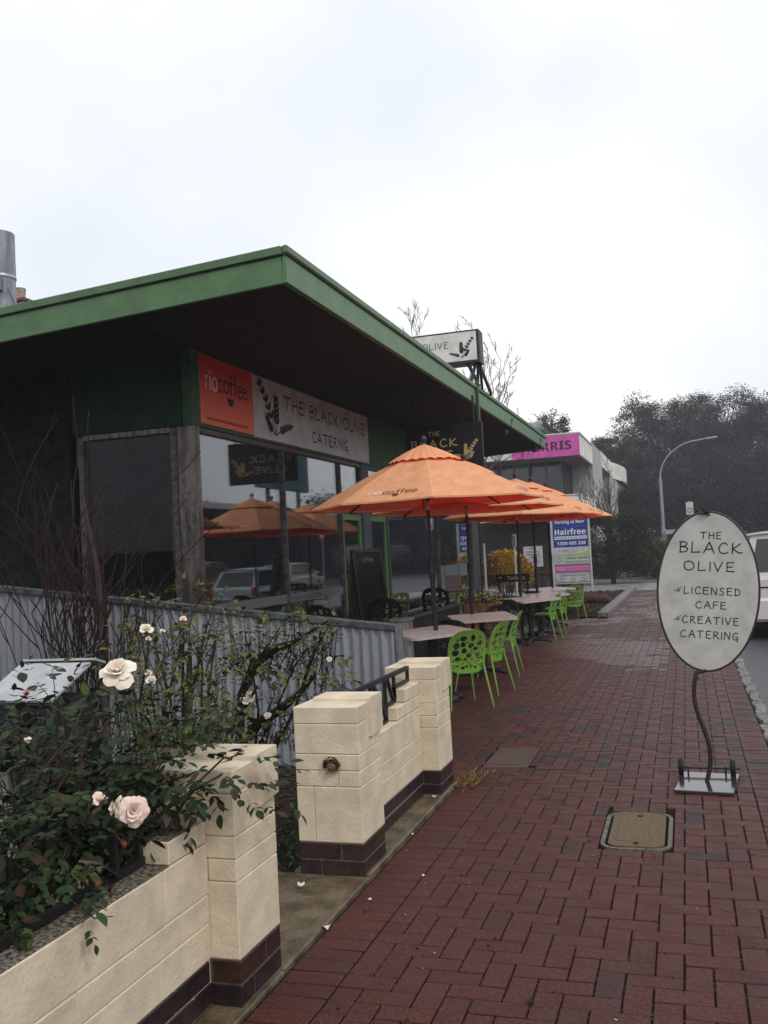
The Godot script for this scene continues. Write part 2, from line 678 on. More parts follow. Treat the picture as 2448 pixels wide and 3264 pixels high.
# ---------------------------------------------------------------- ground, road, paving
func ground() -> void:
	var soil := mat("soil", Color(0.035, 0.027, 0.022), 0.9, 0.3, "fine", 1.2, 0.8)
	var lawn := mat("verge", Color(0.05, 0.06, 0.03), 0.95, 0.2, "blotch", 0.3)
	struct("ground", M.new().grid(func(a, b): return V(-150 + 300 * a, -0.2, -250 + 290 * (1 - b)), 4, 4, false), lawn, "grass and earth reaching to the trees")
	var road := mat("asphalt", Color(0.075, 0.077, 0.085), 0.42, 0.5, "fine", 2.0, 0.7)
	struct("road", M.new().box(V(0.62, -0.19, -150), V(11, -0.12, 20)), road, "wet grey asphalt road beside the brick footpath")
	var g := struct("garden_soil", M.new().box(V(-9, -0.1, -6.7), V(-1.8, 0.004, 4)), soil, "dark soil of the front garden behind the cream wall")
	# little clods and mulch chips
	var chip := M.new().cbox(Transform3D(), V(0.05, 0.008, 0.02), 0.003)
	var pl := []
	var cs := []
	for k in 1800:
		pl.append(Transform3D(Basis.from_euler(V(rng.randf_range(-0.4, 0.4), rng.randf() * TAU, rng.randf_range(-0.4, 0.4))), V(rng.randf_range(-3.6, -1.85), 0.01, rng.randf_range(-6.6, -2.0))))
		cs.append(Color(0.05, 0.035, 0.028) * rng.randf_range(0.5, 1.6))
	many("mulch", chip.mesh(), vmat("mulch_chips", 0.9, 0.2), pl, cs, g)
	var slab := mat("old_concrete", Color(0.15, 0.115, 0.07), 0.5, 0.4, "blotch", 0.9, 0.5)
	struct("gate_path", M.new().cb(V(-3.6, -0.08, -4.46), V(-1.582, 0.02, -3.42), 0.008), slab, "stained olive brown concrete path through the gap in the wall")
	struct("ledge", M.new().cb(V(-1.99, -0.08, -6.34), V(-1.582, 0.03, -4.462), 0.008), slab, "narrow concrete ledge at the foot of the cream wall")
	struct("wall_footing", M.new().cb(V(-1.99, -0.08, -3.418), V(-1.582, 0.012, 2), 0.006), slab, "narrow concrete strip under the nearest wall")
	# side yard and terrace
	struct("side_yard", M.new().box(V(-14, -0.1, -9.4), V(-5.17, 0.01, -6.74)), soil, "dark strip of earth along the side of the shop")
	var paved := mat("terrace_paving", Color(0.045, 0.042, 0.046), 0.6, 0.4, "fine", 1.5, 0.5)
	struct("terrace", M.new().cb(V(-5.16, -0.1, -20.3), V(-3.3, 0.27, -6.85), 0.01), paved, "raised dark terrace along the shop windows")
	# garden bed beyond the shop
	var mulch := mat("bed_mulch", Color(0.045, 0.026, 0.021), 0.95, 0.2, "fine", 1.6, 1.0)
	var bed := struct("garden_bed", M.new().grid(func(a, b): return V(-4.8 + 3.0 * a, 0.02 + 0.1 * sin(PI * a) * sin(PI * b) + 0.02 * sin(a * 23) * cos(b * 31), -20.7 - 10.8 * b + 10.8 * 0.0), 24, 40).mesh(), mulch, "bark covered garden bed beyond the tables")
	pl = []
	cs = []
	for k in 2500:
		pl.append(Transform3D(Basis.from_euler(V(rng.randf_range(-0.6, 0.6), rng.randf() * TAU, rng.randf_range(-0.6, 0.6))).scaled(Vector3.ONE * rng.randf_range(0.7, 1.8)), V(rng.randf_range(-4.7, -1.9), 0.07, rng.randf_range(-31, -20.8))))
		cs.append(Color(0.075, 0.04, 0.03) * rng.randf_range(0.4, 1.8))
	many("bark_chips", chip.mesh(), vmat("mulch_chips"), pl, cs, bed)
	struct("driveway", M.new().box(V(-12, -0.1, -36.5), V(0.5, 0.012, -31.6)), mat("pale_concrete", Color(0.3, 0.31, 0.33), 0.35, 0.5, "blotch", 0.4), "pale wet concrete driveway crossing the footpath")
	struct("car_park", M.new().box(V(-14, -0.12, -52), V(-4.82, 0.0, -24.4)), mat("car_park_asphalt", Color(0.05, 0.05, 0.055), 0.6, 0.4, "fine", 1.0), "dark parking area beside the office building")
	struct("far_footpath", M.new().box(V(-4.4, -0.14, -120), V(0.5, 0.0, -36.5)), mat("far_paving", Color(0.16, 0.12, 0.1), 0.6, 0.4, "blotch", 0.5), "footpath continuing past the driveway under the trees")

var paver_tones := []

func paver_mat(k: int) -> StandardMaterial3D:
	var c: Color = paver_tones[k]
	var m := mat("paver_%d" % k, c, 0.6, 0.32, "fine", 3.2, 0.9)
	m.roughness_texture = noise_tex("wet", 0.004, 0.55, 1.0, 3)
	m.roughness = 0.62
	return m

func footpath() -> void:
	paver_tones = [Color(0.100, 0.032, 0.025), Color(0.089, 0.029, 0.024), Color(0.108, 0.033, 0.026), Color(0.082, 0.029, 0.025), Color(0.070, 0.031, 0.029), Color(0.053, 0.032, 0.033), Color(0.094, 0.032, 0.028), Color(0.104, 0.031, 0.025)]
	var joint := mat("joint_sand", Color(0.016, 0.012, 0.011), 0.95, 0.2, "fine", 2.0)
	var base := struct("footpath", M.new().box(V(-3.32, -0.1, -31.6), V(0.5, -0.009, 1.0)), joint, "red brick footpath with a herringbone field and straight border courses")
	# moss in some joints
	var p := 0.103
	var x0 := -0.104 - 12 * p
	var list := []   # [centre x, centre z, along z, length, distance]
	var gap := 0.0065
	for a in range(-31, 16):
		for b in range(-290, 19):
			var k := posmod(a - b, 4)
			var cx := -0.104 + a * p
			var cz := -3.868 + b * p
			if cz < -31.5 or cz > -2.0:
				continue
			# the field: right of the border course beside the walls, and the wider seating area beyond them
			var lo := x0 if cz > -6.42 else -3.3
			if a > 3:
				continue
			var e := []
			if k == 0:      # lies across: cells a, a+1
				e = [a, b, 2, 1]
			elif k == 3:    # lies along: cells b, b+1
				e = [a, b, 1, 2]
			else:
				continue
			var ax: float = -0.104 + e[0] * p
			var bx: float = ax + e[2] * p
			var az: float = -3.868 + e[1] * p
			var bz: float = az + e[3] * p
			ax = maxf(ax, lo)
			bx = minf(bx, -0.104 + 4 * p)
			if bx - ax < 0.04:
				continue
			list.append([(ax + bx) / 2, (az + bz) / 2, bx - ax - gap, bz - az - gap])
	for b in range(-290, 19):
		var cz := -3.868 + b * p
		if cz < -31.5 or cz > -2.0:
			continue
		if cz > -6.42:
			var k0 := posmod(-13 - b, 4)
			if k0 == 0:
				list.append([x0 + p / 2, cz + p / 2, p - gap, p - gap])
			list.append([x0 - 0.117, cz + p / 2, 0.226, p - gap])
		var xr := -0.104 + 4 * p
		list.append([xr + 0.093, cz + p / 2, 0.18, p - gap])
	var holes := [Rect2(-0.538, -5.81, 0.376, 0.7), Rect2(-1.53, -7.555, 0.34, 0.67)]
	var keep := []
	for q in list:
		var cut := false
		for h in holes:
			if Rect2(q[0] - q[2] / 2, q[1] - q[3] / 2, q[2], q[3]).grow(-0.012).intersects(h):
				# trimmed round the cover: drop the part inside
				var r := Rect2(q[0] - q[2] / 2, q[1] - q[3] / 2, q[2], q[3])
				var inside := r.intersection(h)
				cut = true
				if inside.get_area() < 0.93 * r.get_area():
					if inside.size.x < r.size.x - 0.02 and inside.size.x / r.size.x < inside.size.y / r.size.y + 0.01:
						var w := r.size.x - inside.size.x - 0.004
						var nx := r.position.x if inside.position.x > r.position.x + 0.002 else inside.end.x + 0.004
						keep.append([nx + w / 2, q[1], w, q[3]])
					else:
						var w2 := r.size.y - inside.size.y - 0.004
						var nz := r.position.y if inside.position.y > r.position.y + 0.002 else inside.end.y + 0.004
						keep.append([q[0], nz + w2 / 2, q[2], w2])
				break
		if not cut:
			keep.append(q)
	for q in keep:
		var pos := V(q[0], 0, q[1])
		var ln := (pos - V(0, 1.6, 0)).length()
		# size in the picture, none where it falls outside the frame
		var s := pos - V(0, 1.6, 0)
		var cx := V(0.951354, -0.051925, -0.303694).dot(s)
		var cy := -V(0.062948, 0.997662, 0.026611).dot(s)
		var cz := -V(0.301602, -0.044433, 0.952398).dot(s)
		var seen := cz > 0.1 and absf(cx / cz) < 0.42 and absf(cy / cz) < 0.56
		q.append(ln + (0.0 if seen else 100.0))
	keep.sort_custom(func(a, b): return a[4] < b[4])
	var meshes := {}
	var rest := []
	var cols := []
	var unit := M.new().cbox(Transform3D(Basis(), V(0, -0.5, 0)), V(1, 1, 1), 0.02).mesh()
	for k in keep.size():
		var q: Array = keep[k]
		var tone := rng.randi() % 8
		if tone in [4, 5] and rng.randf() < 0.75:
			tone = 0
		# darker, wetter drift across the middle of the path
		if q[1] < -7.0 and q[1] > -9.6 and rng.randf() < 0.32:
			tone = 5 if rng.randf() < 0.5 else 4
		var tilt := Basis.from_euler(V(rng.randf_range(-0.012, 0.012), rng.randf_range(-0.012, 0.012), rng.randf_range(-0.012, 0.012)))
		var at := Transform3D(tilt, V(q[0], rng.randf_range(-0.0015, 0.0015), q[1]))
		if k < 300:
			var key := "%.3f %.3f" % [q[2], q[3]]
			if not meshes.has(key):
				meshes[key] = M.new().cbox(Transform3D(Basis(), V(0, -0.02, 0)), V(q[2], 0.04, q[3]), 0.0035).mesh()
			var o := put("paver", meshes[key], paver_mat(tone), base)
			o.transform = at
		else:
			rest.append(at * Transform3D(Basis.from_scale(V(q[2], 0.04, q[3])), Vector3()))
			cols.append(paver_tones[tone] * rng.randf_range(0.9, 1.12))
	var fm := mat("paver_far", Color(1, 1, 1), 0.6, 0.32, "fine", 3.2, 0.9)
	fm.vertex_color_use_as_albedo = true
	fm.roughness_texture = noise_tex("wet", 0.004, 0.55, 1.0, 3)
	fm.roughness = 0.62
	# rain still stands on some of the bricks: the same bricks, only glossier
	var wet := [[], []]
	var dry := [[], []]
	var wn := FastNoiseLite.new()
	wn.seed = 3
	wn.frequency = 0.9
	for k in rest.size():
		var o: Vector3 = rest[k].origin
		var near := 1.0 - absf((o.z + 13.6 - 0.8 * o.x) / 2.4)
		var soak := wn.get_noise_2d(o.x * 0.7, o.z * 1.6) + near * 1.1 - 0.35 if o.x < -0.35 else -1.0
		if o.z < -19.0:
			soak = wn.get_noise_2d(o.x, o.z) + 0.1
		var to: Array = wet if soak > 0.15 else dry
		to[0].append(rest[k])
		to[1].append(cols[k])
	many("pavers", unit, fm, dry[0], dry[1], base)
	var wm: StandardMaterial3D = fm.duplicate()
	wm.resource_name = "paver_wet"
	wm.roughness = 0.46
	wm.metallic_specular = 0.5
	wm.normal_scale = 0.6
	many("pavers", unit, wm, wet[0], wet[1], base)
	var moss := []
	var mc := []
	for k in 2600:
		var onx := rng.randf() < 0.6
		var gx := -0.104 + rng.randi_range(-11, 4) * p + (0.0 if onx else rng.randf_range(-0.05, 0.05))
		var gz := -3.868 + rng.randi_range(-40, 16) * p + (rng.randf_range(-0.05, 0.05) if onx else 0.0)
		moss.append(Transform3D(Basis(V(0, 1, 0), rng.randf() * TAU).scaled(V(1, 0.4, 1) * rng.randf_range(0.4, 1.0)), V(gx + rng.randf_range(-0.002, 0.002), -0.006, gz + rng.randf_range(-0.002, 0.002))))
		mc.append(Color(0.045, 0.055, 0.015) * rng.randf_range(0.4, 1.3))
	many("joint_moss", M.new().ball(Vector3(), V(0.011, 0.008, 0.005), 6, 4).mesh(), vmat("moss", 0.95, 0.1), moss, mc, base)
	var grit := []
	var gc := []
	for k in 420:
		var pale := rng.randf() < 0.4
		grit.append(Transform3D(Basis.from_euler(V(0, rng.randf() * TAU, 0)).scaled(Vector3.ONE * rng.randf_range(0.3, 1.2)), V(rng.randf_range(-1.55, 0.45), 0.0025, -2.2 - 9.0 * pow(rng.randf(), 1.3))))
		gc.append((Color(0.3, 0.26, 0.2) if pale else Color(0.02, 0.015, 0.013)) * rng.randf_range(0.5, 1.2))
	many("grit", M.new().ball(Vector3(), V(0.007, 0.0025, 0.004), 5, 4).mesh(), vmat("moss", 0.95, 0.1), grit, gc, base)
	# kerb of rough pale stones
	var kerb := struct("kerb", M.new().box(V(0.505, -0.2, -31.5), V(0.57, -0.03, 3)), mat("kerb_bed", Color(0.06, 0.055, 0.05), 0.9, 0.2, "fine", 2.0), "kerb of rough pale stones between the footpath and the road")
	var z := -2.0
	while z > -31.0:
		var ln2 := rng.randf_range(0.32, 0.75)
		var st := M.new()
		var w3 := rng.randf_range(0.1, 0.14)
		var sd := rng.randf() * 10
		st.grid(func(a, b):
			var y := 0.006 + 0.005 * sin(a * 9 + sd) * cos(b * 5 + sd)
			var edge := minf(minf(a, 1 - a) * ln2 / 0.03, minf(b, 1 - b) * w3 / 0.025)
			y -= 0.13 * pow(1 - clampf(edge * 1.8, 0, 1), 2)
			return V((b - 0.5) * w3 + 0.012 * sin(a * 7 + sd * 2), y, -(a - 0.5) * (ln2 - 0.025)), 14, 8)
		var o := put("kerb_stone", st, mat("kerb_stone_%d" % (rng.randi() % 3), Color(0.28, 0.275, 0.265) * rng.randf_range(0.75, 1.1), 0.75, 0.4, "blotch", 2.5, 0.8), kerb)
		o.position = V(0.552 + rng.randf_range(-0.008, 0.008), 0.0, z - ln2 / 2)
		z -= ln2
	# low stone edging of the garden bed
	var edge2 := struct("bed_edging", M.new().box(V(-1.86, -0.05, -31.4), V(-1.68, 0.03, -20.6)), joint, "low edging of grey stone blocks along the garden bed")
	z = -20.6
	while z > -31.2:
		var l3 := rng.randf_range(0.55, 0.95)
		var o2 := put("edging_stone", M.new().cbox(Transform3D(), V(0.24, 0.15, l3 - 0.02), 0.015), mat("edging_stone_%d" % (rng.randi() % 3), Color(0.2, 0.19, 0.19) * rng.randf_range(0.8, 1.15), 0.7, 0.4, "blotch", 1.6, 0.7), edge2)
		o2.position = V(-1.77 - (z + 20.6) * 0.004, 0.05, z - l3 / 2)
		z -= l3

# ---------------------------------------------------------------- cream block walls
func cream() -> StandardMaterial3D:
	return mat("cream_%d" % (rng.randi() % 4), Color(0.71, 0.61, 0.46) * rng.randf_range(0.97, 1.03), 0.72, 0.35, "pale", 1.3, 0.18)

func dark_brick() -> StandardMaterial3D:
	var cs := [Color(0.03, 0.014, 0.018), Color(0.042, 0.018, 0.017), Color(0.027, 0.015, 0.019), Color(0.05, 0.022, 0.016)]
	var k := rng.randi() % 4
	return mat("base_brick_%d" % k, cs[k], 0.38, 0.5, "blotch", 3.0, 0.4)

func block(parent: Node, lo: Vector3, hi: Vector3, called := "block", m: Material = null, bev := 0.0045) -> void:
	var s := hi - lo
	var g := 0.0016 if called == "block" else 0.004
	var o := put(called, M.new().cbox(Transform3D(), s - Vector3.ONE * g, bev), m if m else cream(), parent)
	o.position = (lo + hi) * 0.5

func pillar(w: Node3D, z0: float, z1: float) -> void:   # z0 far, z1 near; street face at x = -1.6
	var xa := -1.945
	var xb := -1.6
	var core := mat("cream_joint", Color(0.58, 0.49, 0.36), 0.8, 0.3, "soft", 2.0)
	put("pillar_core", M.new().box(V(xa + 0.007, 0.0, z0 + 0.007), V(xb - 0.007, 0.84, z1 - 0.007)), core, w)
	# two courses of dark glazed brick
	var zs := z1 - z0
	put("mortar", M.new().box(V(xa + 0.004, 0.02, z0 + 0.004), V(xb - 0.004, 0.178, z1 - 0.004)), mat("mortar", Color(0.12, 0.1, 0.085), 0.9, 0.2, "fine", 2.0), w)
	for r in 2:
		var y0 := 0.012 + r * 0.084
		var f := 0.66 if r == 1 else 0.34
		var xm := xa + (xb - xa) * f
		block(w, V(xa, y0, z1 - 0.11), V(xm, y0 + 0.084, z1), "brick", dark_brick(), 0.004)
		block(w, V(xm, y0, z1 - (0.11 if r == 0 else 0.22)), V(xb, y0 + 0.084, z1), "brick", dark_brick(), 0.004)
		block(w, V(xb - 0.11, y0, z0), V(xb, y0 + 0.084, z1 - (0.11 if r == 0 else 0.22)), "brick", dark_brick(), 0.004)
		block(w, V(xa, y0, z0), V(xb - 0.11, y0 + 0.084, z1 - 0.11), "brick", dark_brick(), 0.004)
	var ys := [0.18, 0.455, 0.535, 0.616, 0.766, 0.852]
	for k in ys.size() - 1:
		var top: float = ys[k + 1]
		if k == 1 or k == 0:
			var xm2 := xa + (xb - xa) * (0.27 if k == 0 else 0.66)
			block(w, V(xa, ys[k], z0), V(xm2, top, z1))
			block(w, V(xm2, ys[k], z0), V(xb, top, z1))
		else:
			block(w, V(xa, ys[k], z0), V(xb, top, z1))
	# the raised fin on the far half of the cap
	var fin := M.new()
	var x := X(V(xa + 0.05, 0, 0), V(0, 0, -1), V(0, 1, 0))
	var zf := z0 + zs * 0.53
	fin.prism(PackedVector2Array([Vector2(-zf, 0.675), Vector2(-z0 + 0.001, 0.69), Vector2(-z0 + 0.001, 0.874), Vector2(-zf + 0.006, 0.874), Vector2(-zf, 0.868)]), x, xb + 0.016 - xa - 0.05)
	put("cap_fin", fin, cream(), w)

func bar(m: M, a: Vector3, b: Vector3, w: float) -> void:
	var d := (b - a)
	var up := V(1, 0, 0) if absf(d.normalized().x) < 0.9 else V(0, 1, 0)
	var s := d.normalized().cross(up).normalized()
	m.bx(Transform3D(Basis(s, d.normalized().cross(s).normalized(), d.normalized()), (a + b) / 2), V(w, w, d.length()))

func run(w: Node3D, za: float, zb: float, steps: Array) -> void:   # wall between pillars, from za (far) to zb (near)
	var xa := -1.83
	var xb := -1.715
	var core := mat("cream_joint", Color(0.58, 0.49, 0.36))
	put("wall_core", M.new().box(V(xa + 0.007, 0.02, za), V(xb - 0.007, 0.575, zb)), core, w)
	var base := [0.02, 0.1, 0.18]
	for r in 2:
		var z := zb
		var first := true
		while z > za + 0.01:
			var l := 0.24 if not (first and r == 1) else 0.12
			first = false
			block(w, V(xa, base[r], maxf(z - l, za)), V(xb, base[r] + 0.08, z), "brick", dark_brick(), 0.004)
			z -= l
	var ys := [0.18, 0.31, 0.41, 0.59]
	var ls := [0.29, 0.29, 0.44]
	for r in 3:
		var z2 := zb
		var first2 := r % 2 == 1
		while z2 > za + 0.01:
			var l2: float = ls[r] * (0.5 if first2 else 1.0)
			first2 = false
			var far := maxf(z2 - l2, za)
			if far - za < 0.06:
				far = za
			block(w, V(xa, ys[r], far), V(xb, ys[r + 1], z2))
			z2 = far
	for s in steps:
		block(w, V(xa, s[2], s[0]), V(xb, s[3], s[1]))

func garden_walls() -> void:
	var w := thing("garden_wall", "nearest cream painted block wall with one pillar, half hidden by white roses", "wall")
	pillar(w, -3.44, -3.09)
	run(w, -3.09, 1.6, [[-3.09, -2.83, 0.592, 0.672], [-3.09, -2.965, 0.674, 0.752]])
	var iron := mat("black_iron", Color(0.012, 0.011, 0.013), 0.55, 0.5, "fine", 3.0)
	var r := put("railing", M.new().box(V(-1.825, 0.6, -2.82), V(-1.8, 0.625, -0.3)), iron, w)
	for k in [[V(-1.812, 0.6, -2.8), V(-1.812, 0.8, -2.8)], [V(-1.812, 0.6, -2.66), V(-1.812, 0.8, -2.66)]]:
		var m := M.new()
		bar(m, k[0], k[1], 0.022)
		put("rail_bar", m, iron, r)
	var lichen := mat("weathered_top", Color(0.36, 0.31, 0.25), 0.85, 0.25)
	lichen.albedo_texture = noise_tex("lichen", 0.035, 0.12, 1.15, 6)
	lichen.uv1_triplanar = true
	lichen.uv1_world_triplanar = true
	lichen.uv1_scale = Vector3.ONE * 2.4
	put("weathered_top", M.new().cb(V(-1.828, 0.587, 0.0), V(-1.719, 0.5925, -2.835), 0.0015), lichen, w)
	put("weathered_top", M.new().cb(V(-1.828, 0.6705, -2.836), V(-1.719, 0.6745, -2.968), 0.0015), lichen, w)
	var w2 := thing("garden_wall", "cream block wall with two capped pillars and black zigzag railing beside the footpath", "wall")
	pillar(w2, -4.79, -4.44)
	pillar(w2, -6.32, -5.975)
	run(w2, -5.975, -4.79, [[-5.975, -5.48, 0.592, 0.672], [-5.975, -5.66, 0.674, 0.756]])
	var x := -1.775
	var rail := M.new()
	bar(rail, V(x, 0.855, -4.79), V(x, 0.855, -5.93), 0.024)
	var rr := put("railing", rail, iron, w2)
	for k in [[0.6, -4.84, 0.6, -5.44], [0.6, -5.44, 0.69, -5.44], [0.69, -5.44, 0.69, -5.62], [0.69, -5.62, 0.775, -5.62], [0.775, -5.62, 0.775, -5.92], [0.77, -5.92, 0.855, -5.92],
			[0.6, -4.85, 0.72, -5.06], [0.72, -5.06, 0.855, -5.2], [0.6, -5.1, 0.73, -5.28], [0.855, -5.2, 0.73, -5.36], [0.73, -5.36, 0.6, -5.44], [0.855, -5.44, 0.69, -5.44], [0.855, -5.48, 0.69, -5.6], [0.69, -5.62, 0.855, -5.62], [0.855, -4.95, 0.72, -5.06], [0.6, -4.86, 0.855, -4.86]]:
		var m2 := M.new()
		bar(m2, V(x, k[0], k[1]), V(x, k[2], k[3]), 0.02)
		put("rail_bar", m2, iron, rr)
	# corrugated iron fence
	var f := thing("corrugated_fence", "grey corrugated iron fence sloping down towards the footpath behind the roses", "fence")
	var zinc := mat("weathered_zinc", Color(0.26, 0.275, 0.31), 0.5, 0.5, "streaked", 1.3, 0.0, 0.0)
	var xl := -6.9
	var xr := -2.085
	for s in 6:
		var a0 := xl + (xr - xl) * s / 6.0
		var a1 := xl + (xr - xl) * (s + 1) / 6.0 + 0.02
		var sh := M.new()
		for side in [1.0, -1.0]:
			sh.grid(func(a, b):
				var xx: float = lerpf(a0, a1, a if side > 0 else 1 - a)
				var top := 1.045 + 0.121 * (xr - xx)
				return V(xx, lerpf(0.02, top, b), -6.73 + 0.0135 * sin(xx * TAU / 0.0762) + 0.0012 * side + 0.0015 * s), 130, 1)
		put("corrugated_sheet", sh, zinc, f)
	var cap := M.new()
	var ax := V(xl, 1.05 + 0.121 * (xr - xl), -6.73)
	var bx2 := V(xr, 1.05, -6.73)
	var d := (bx2 - ax).normalized()
	cap.cbox(Transform3D(Basis(d, V(-d.y, d.x, 0), V(0, 0, 1)), (ax + bx2) / 2), V((bx2 - ax).length(), 0.055, 0.07), 0.008)
	put("capping", cap, mat("fence_capping", Color(0.1, 0.105, 0.12), 0.5, 0.5, "blotch", 1.5, 0.2, 0.3), f)
	put("end_post", M.new().cb(V(-2.085, 0, -6.77), V(-2.045, 1.06, -6.7), 0.004), mat("galvanised_post", Color(0.24, 0.25, 0.27), 0.5, 0.5, "streak", 1.5, 0.2, 0.3), f)

# ---------------------------------------------------------------- the cafe
const ZCC := -9.27

func cafe() -> void:
	var green := mat("eave_shaded_green", Color(0.05, 0.125, 0.055), 0.6, 0.4, "soft", 1.2, 0.25)  # band green darkened so its colour carries the shade under the eave
	var fascia_m := mat("fascia_green", Color(0.088, 0.185, 0.078), 0.45, 0.45, "pale", 0.9, 0.15)
	var trim_m := mat("trim_green", Color(0.08, 0.155, 0.07), 0.45, 0.45, "pale", 0.9, 0.15)
	var dark := mat("dark_cladding", Color(0.018, 0.02, 0.018), 0.8, 0.3, "blotch", 1.0, 0.3)
	var steel := mat("steel_cladding", Color(0.2, 0.18, 0.16), 0.38, 0.5, "streak", 1.1, 0.15, 0.75)
	var alu := mat("window_frame", Color(0.13, 0.11, 0.115), 0.45, 0.5, "blotch", 2.0, 0.1, 0.5)
	var alu_dark := mat("door_frame", Color(0.05, 0.055, 0.075), 0.5, 0.45, "soft", 2.0)
	var inner := mat("interior_wall", Color(0.055, 0.05, 0.046), 0.85, 0.25, "soft", 0.8)
	var tint := glass("shop_glass", Color(0.012, 0.02, 0.022), 0.12)
	var b := thing("cafe_building", "low cafe with a deep green roof overhang and large reflecting shop windows", "building", Vector3())
	# roof: slab, soffit panels, fascia on both visible sides
	var slope := 0.056
	var d := V(1, slope, 0).normalized()
	var x_at := func(xx: float, yy: float, zz: float) -> Vector3: return V(xx, yy + slope * (xx - XR), zz)
	var roof := put("roof", M.new().bx(Transform3D(Basis(d, V(-d.y, d.x, 0), V(0, 0, 1)), x_at.call(-8.66, 4.174, (ZR + ZRE) / 2)), V(11.148, 0.06, ZR - ZRE - 0.04)), mat("roof_sheet", Color(0.2, 0.22, 0.2), 0.5, 0.5, "blotch", 0.5), b)
	var f1 := M.new().cb(V(XR - 0.04, 3.948, ZRE), V(XR, 4.18, ZR), 0.005)
	put("fascia", f1, fascia_m, roof)
	put("fascia_trim", M.new().cb(V(XR - 0.03, 4.195, ZRE - 0.02), V(XR + 0.028, 4.268, ZR + 0.028), 0.012), trim_m, roof)
	put("fascia_batten", M.new().cb(V(XR - 0.03, 3.939, ZRE), V(XR - 0.042, 3.972, ZR), 0.003), trim_m, roof)
	var side := func(y0: float, y1: float, z0: float, z1: float, xe: float) -> M:
		var m := M.new()
		m.cbox(Transform3D(Basis(d, V(-d.y, d.x, 0), V(0, 0, 1)), x_at.call((-14.0 + xe) / 2, (y0 + y1) / 2, (z0 + z1) / 2)), V((xe + 14.0) / d.x, y1 - y0, z1 - z0), 0.005)
		return m
	put("fascia", side.call(3.948, 4.18, ZR - 0.04, ZR, XR - 0.042), fascia_m, roof)
	put("fascia_trim", side.call(4.195, 4.268, ZR - 0.03, ZR + 0.026, XR - 0.034), trim_m, roof)
	put("far_fascia", side.call(3.948, 4.18, ZRE, ZRE + 0.04, XR - 0.042), fascia_m, roof)
	# soffit panels with open joints
	var sof := mat("soffit_panel", Color(0.03, 0.02, 0.023), 0.75, 0.3, "soft", 0.8, 0.2)
	var zz := ZR - 0.05
	while zz > ZRE + 0.1:
		var l := minf(1.2, zz - ZRE - 0.05)
		var m := M.new()
		var a: Vector3 = x_at.call(XR - 0.045, 4.115, 0.0)
		var c: Vector3 = x_at.call(XF + 0.004, 4.115, 0.0)
		var dd := (a - c).normalized()
		m.cbox(Transform3D(Basis(dd, V(-dd.y, dd.x, 0), V(0, 0, 1)), (a + c) / 2 + V(0, 0, zz - l / 2)), V((a - c).length(), 0.02, l - 0.006), 0.003)
		put("soffit_panel", m, sof, roof)
		zz -= l
	var m2 := M.new()
	var sa: Vector3 = x_at.call(-14.0, 4.112, 0.0)
	var sb: Vector3 = x_at.call(XF - 0.001, 4.112, 0.0)
	var sd := (sb - sa).normalized()
	put("side_soffit", M.new().bx(Transform3D(Basis(sd, V(-sd.y, sd.x, 0), V(0, 0, 1)), (sa + sb) / 2 + V(0, 0, (ZCC + ZR) / 2 - 0.03)), V((sb - sa).length(), 0.02, ZR - ZCC - 0.03)), sof, roof)
	# walls: band above the windows, side wall, back, inside
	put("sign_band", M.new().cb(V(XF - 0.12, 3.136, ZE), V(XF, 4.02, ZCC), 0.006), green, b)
	put("side_band", M.new().cb(V(-6.665, 3.142, ZCC - 0.12), V(XF - 0.13, 4.091, ZCC - 0.001), 0.006), mat("shaded_side_green", Color(0.018, 0.045, 0.024), 0.65, 0.35, "soft", 1.0), b)  # darker copy of the band green, shade of this side put in
	put("side_wall", M.new().box(V(-14.232, -0.1, ZCC - 0.14), V(-6.677, 4.114, ZCC + 0.03)), dark, b)
	put("side_base", M.new().box(V(-6.665, -0.1, ZCC - 0.12), V(-5.313, 0.42, ZCC - 0.002)), dark, b)
	put("back_wall", M.new().box(V(-14.351, -0.1, ZE), V(-14.113, 4.114, ZCC - 0.15)), inner, b)
	put("far_wall", M.new().box(V(-14.113, -0.1, ZE - 0.15), V(XF - 0.0, 4.114, ZE - 0.002)), dark, b)
	put("ceiling", M.new().box(V(-14.113, 3.26, ZE), V(XF - 0.13, 3.32, ZCC - 0.15)), inner, b)
	put("floor", M.new().box(V(-14.113, 0.2, ZE), V(XF - 0.13, 0.26, ZCC - 0.15)), inner, b)
	# things inside that show dimly: counter and a partition
	put("counter", M.new().cb(V(-9.962, 0.26, -18.976), V(-9.132, 1.244, -12.453), 0.02), mat("counter_wood", Color(0.12, 0.06, 0.035), 0.5, 0.4, "streak", 1.0), b)
	# cladded corner column
	put("corner_column", M.new().cb(V(-5.301, 0.1, ZCC - 0.135), V(XF + 0.012, 3.133, ZCC + 0.004), 0.004), steel, b)
	var col: Node = b.get_child(b.get_child_count() - 1)
	for y in [0.92, 1.65, 2.39]:
		put("joint_strip", M.new().box(V(-5.305, y, ZCC - 0.138), V(XF + 0.0145, y + 0.006, ZCC + 0.0065)), alu, col)
	# front glazing
	var bays := [[-9.435, -11.789, "window"], [-11.789, -13.995, "window"], [-13.995, -14.967, "door"], [-15.371, -16.343, "door"], [-16.438, -20.043, "window"], [-20.043, -23.4, "window"]]
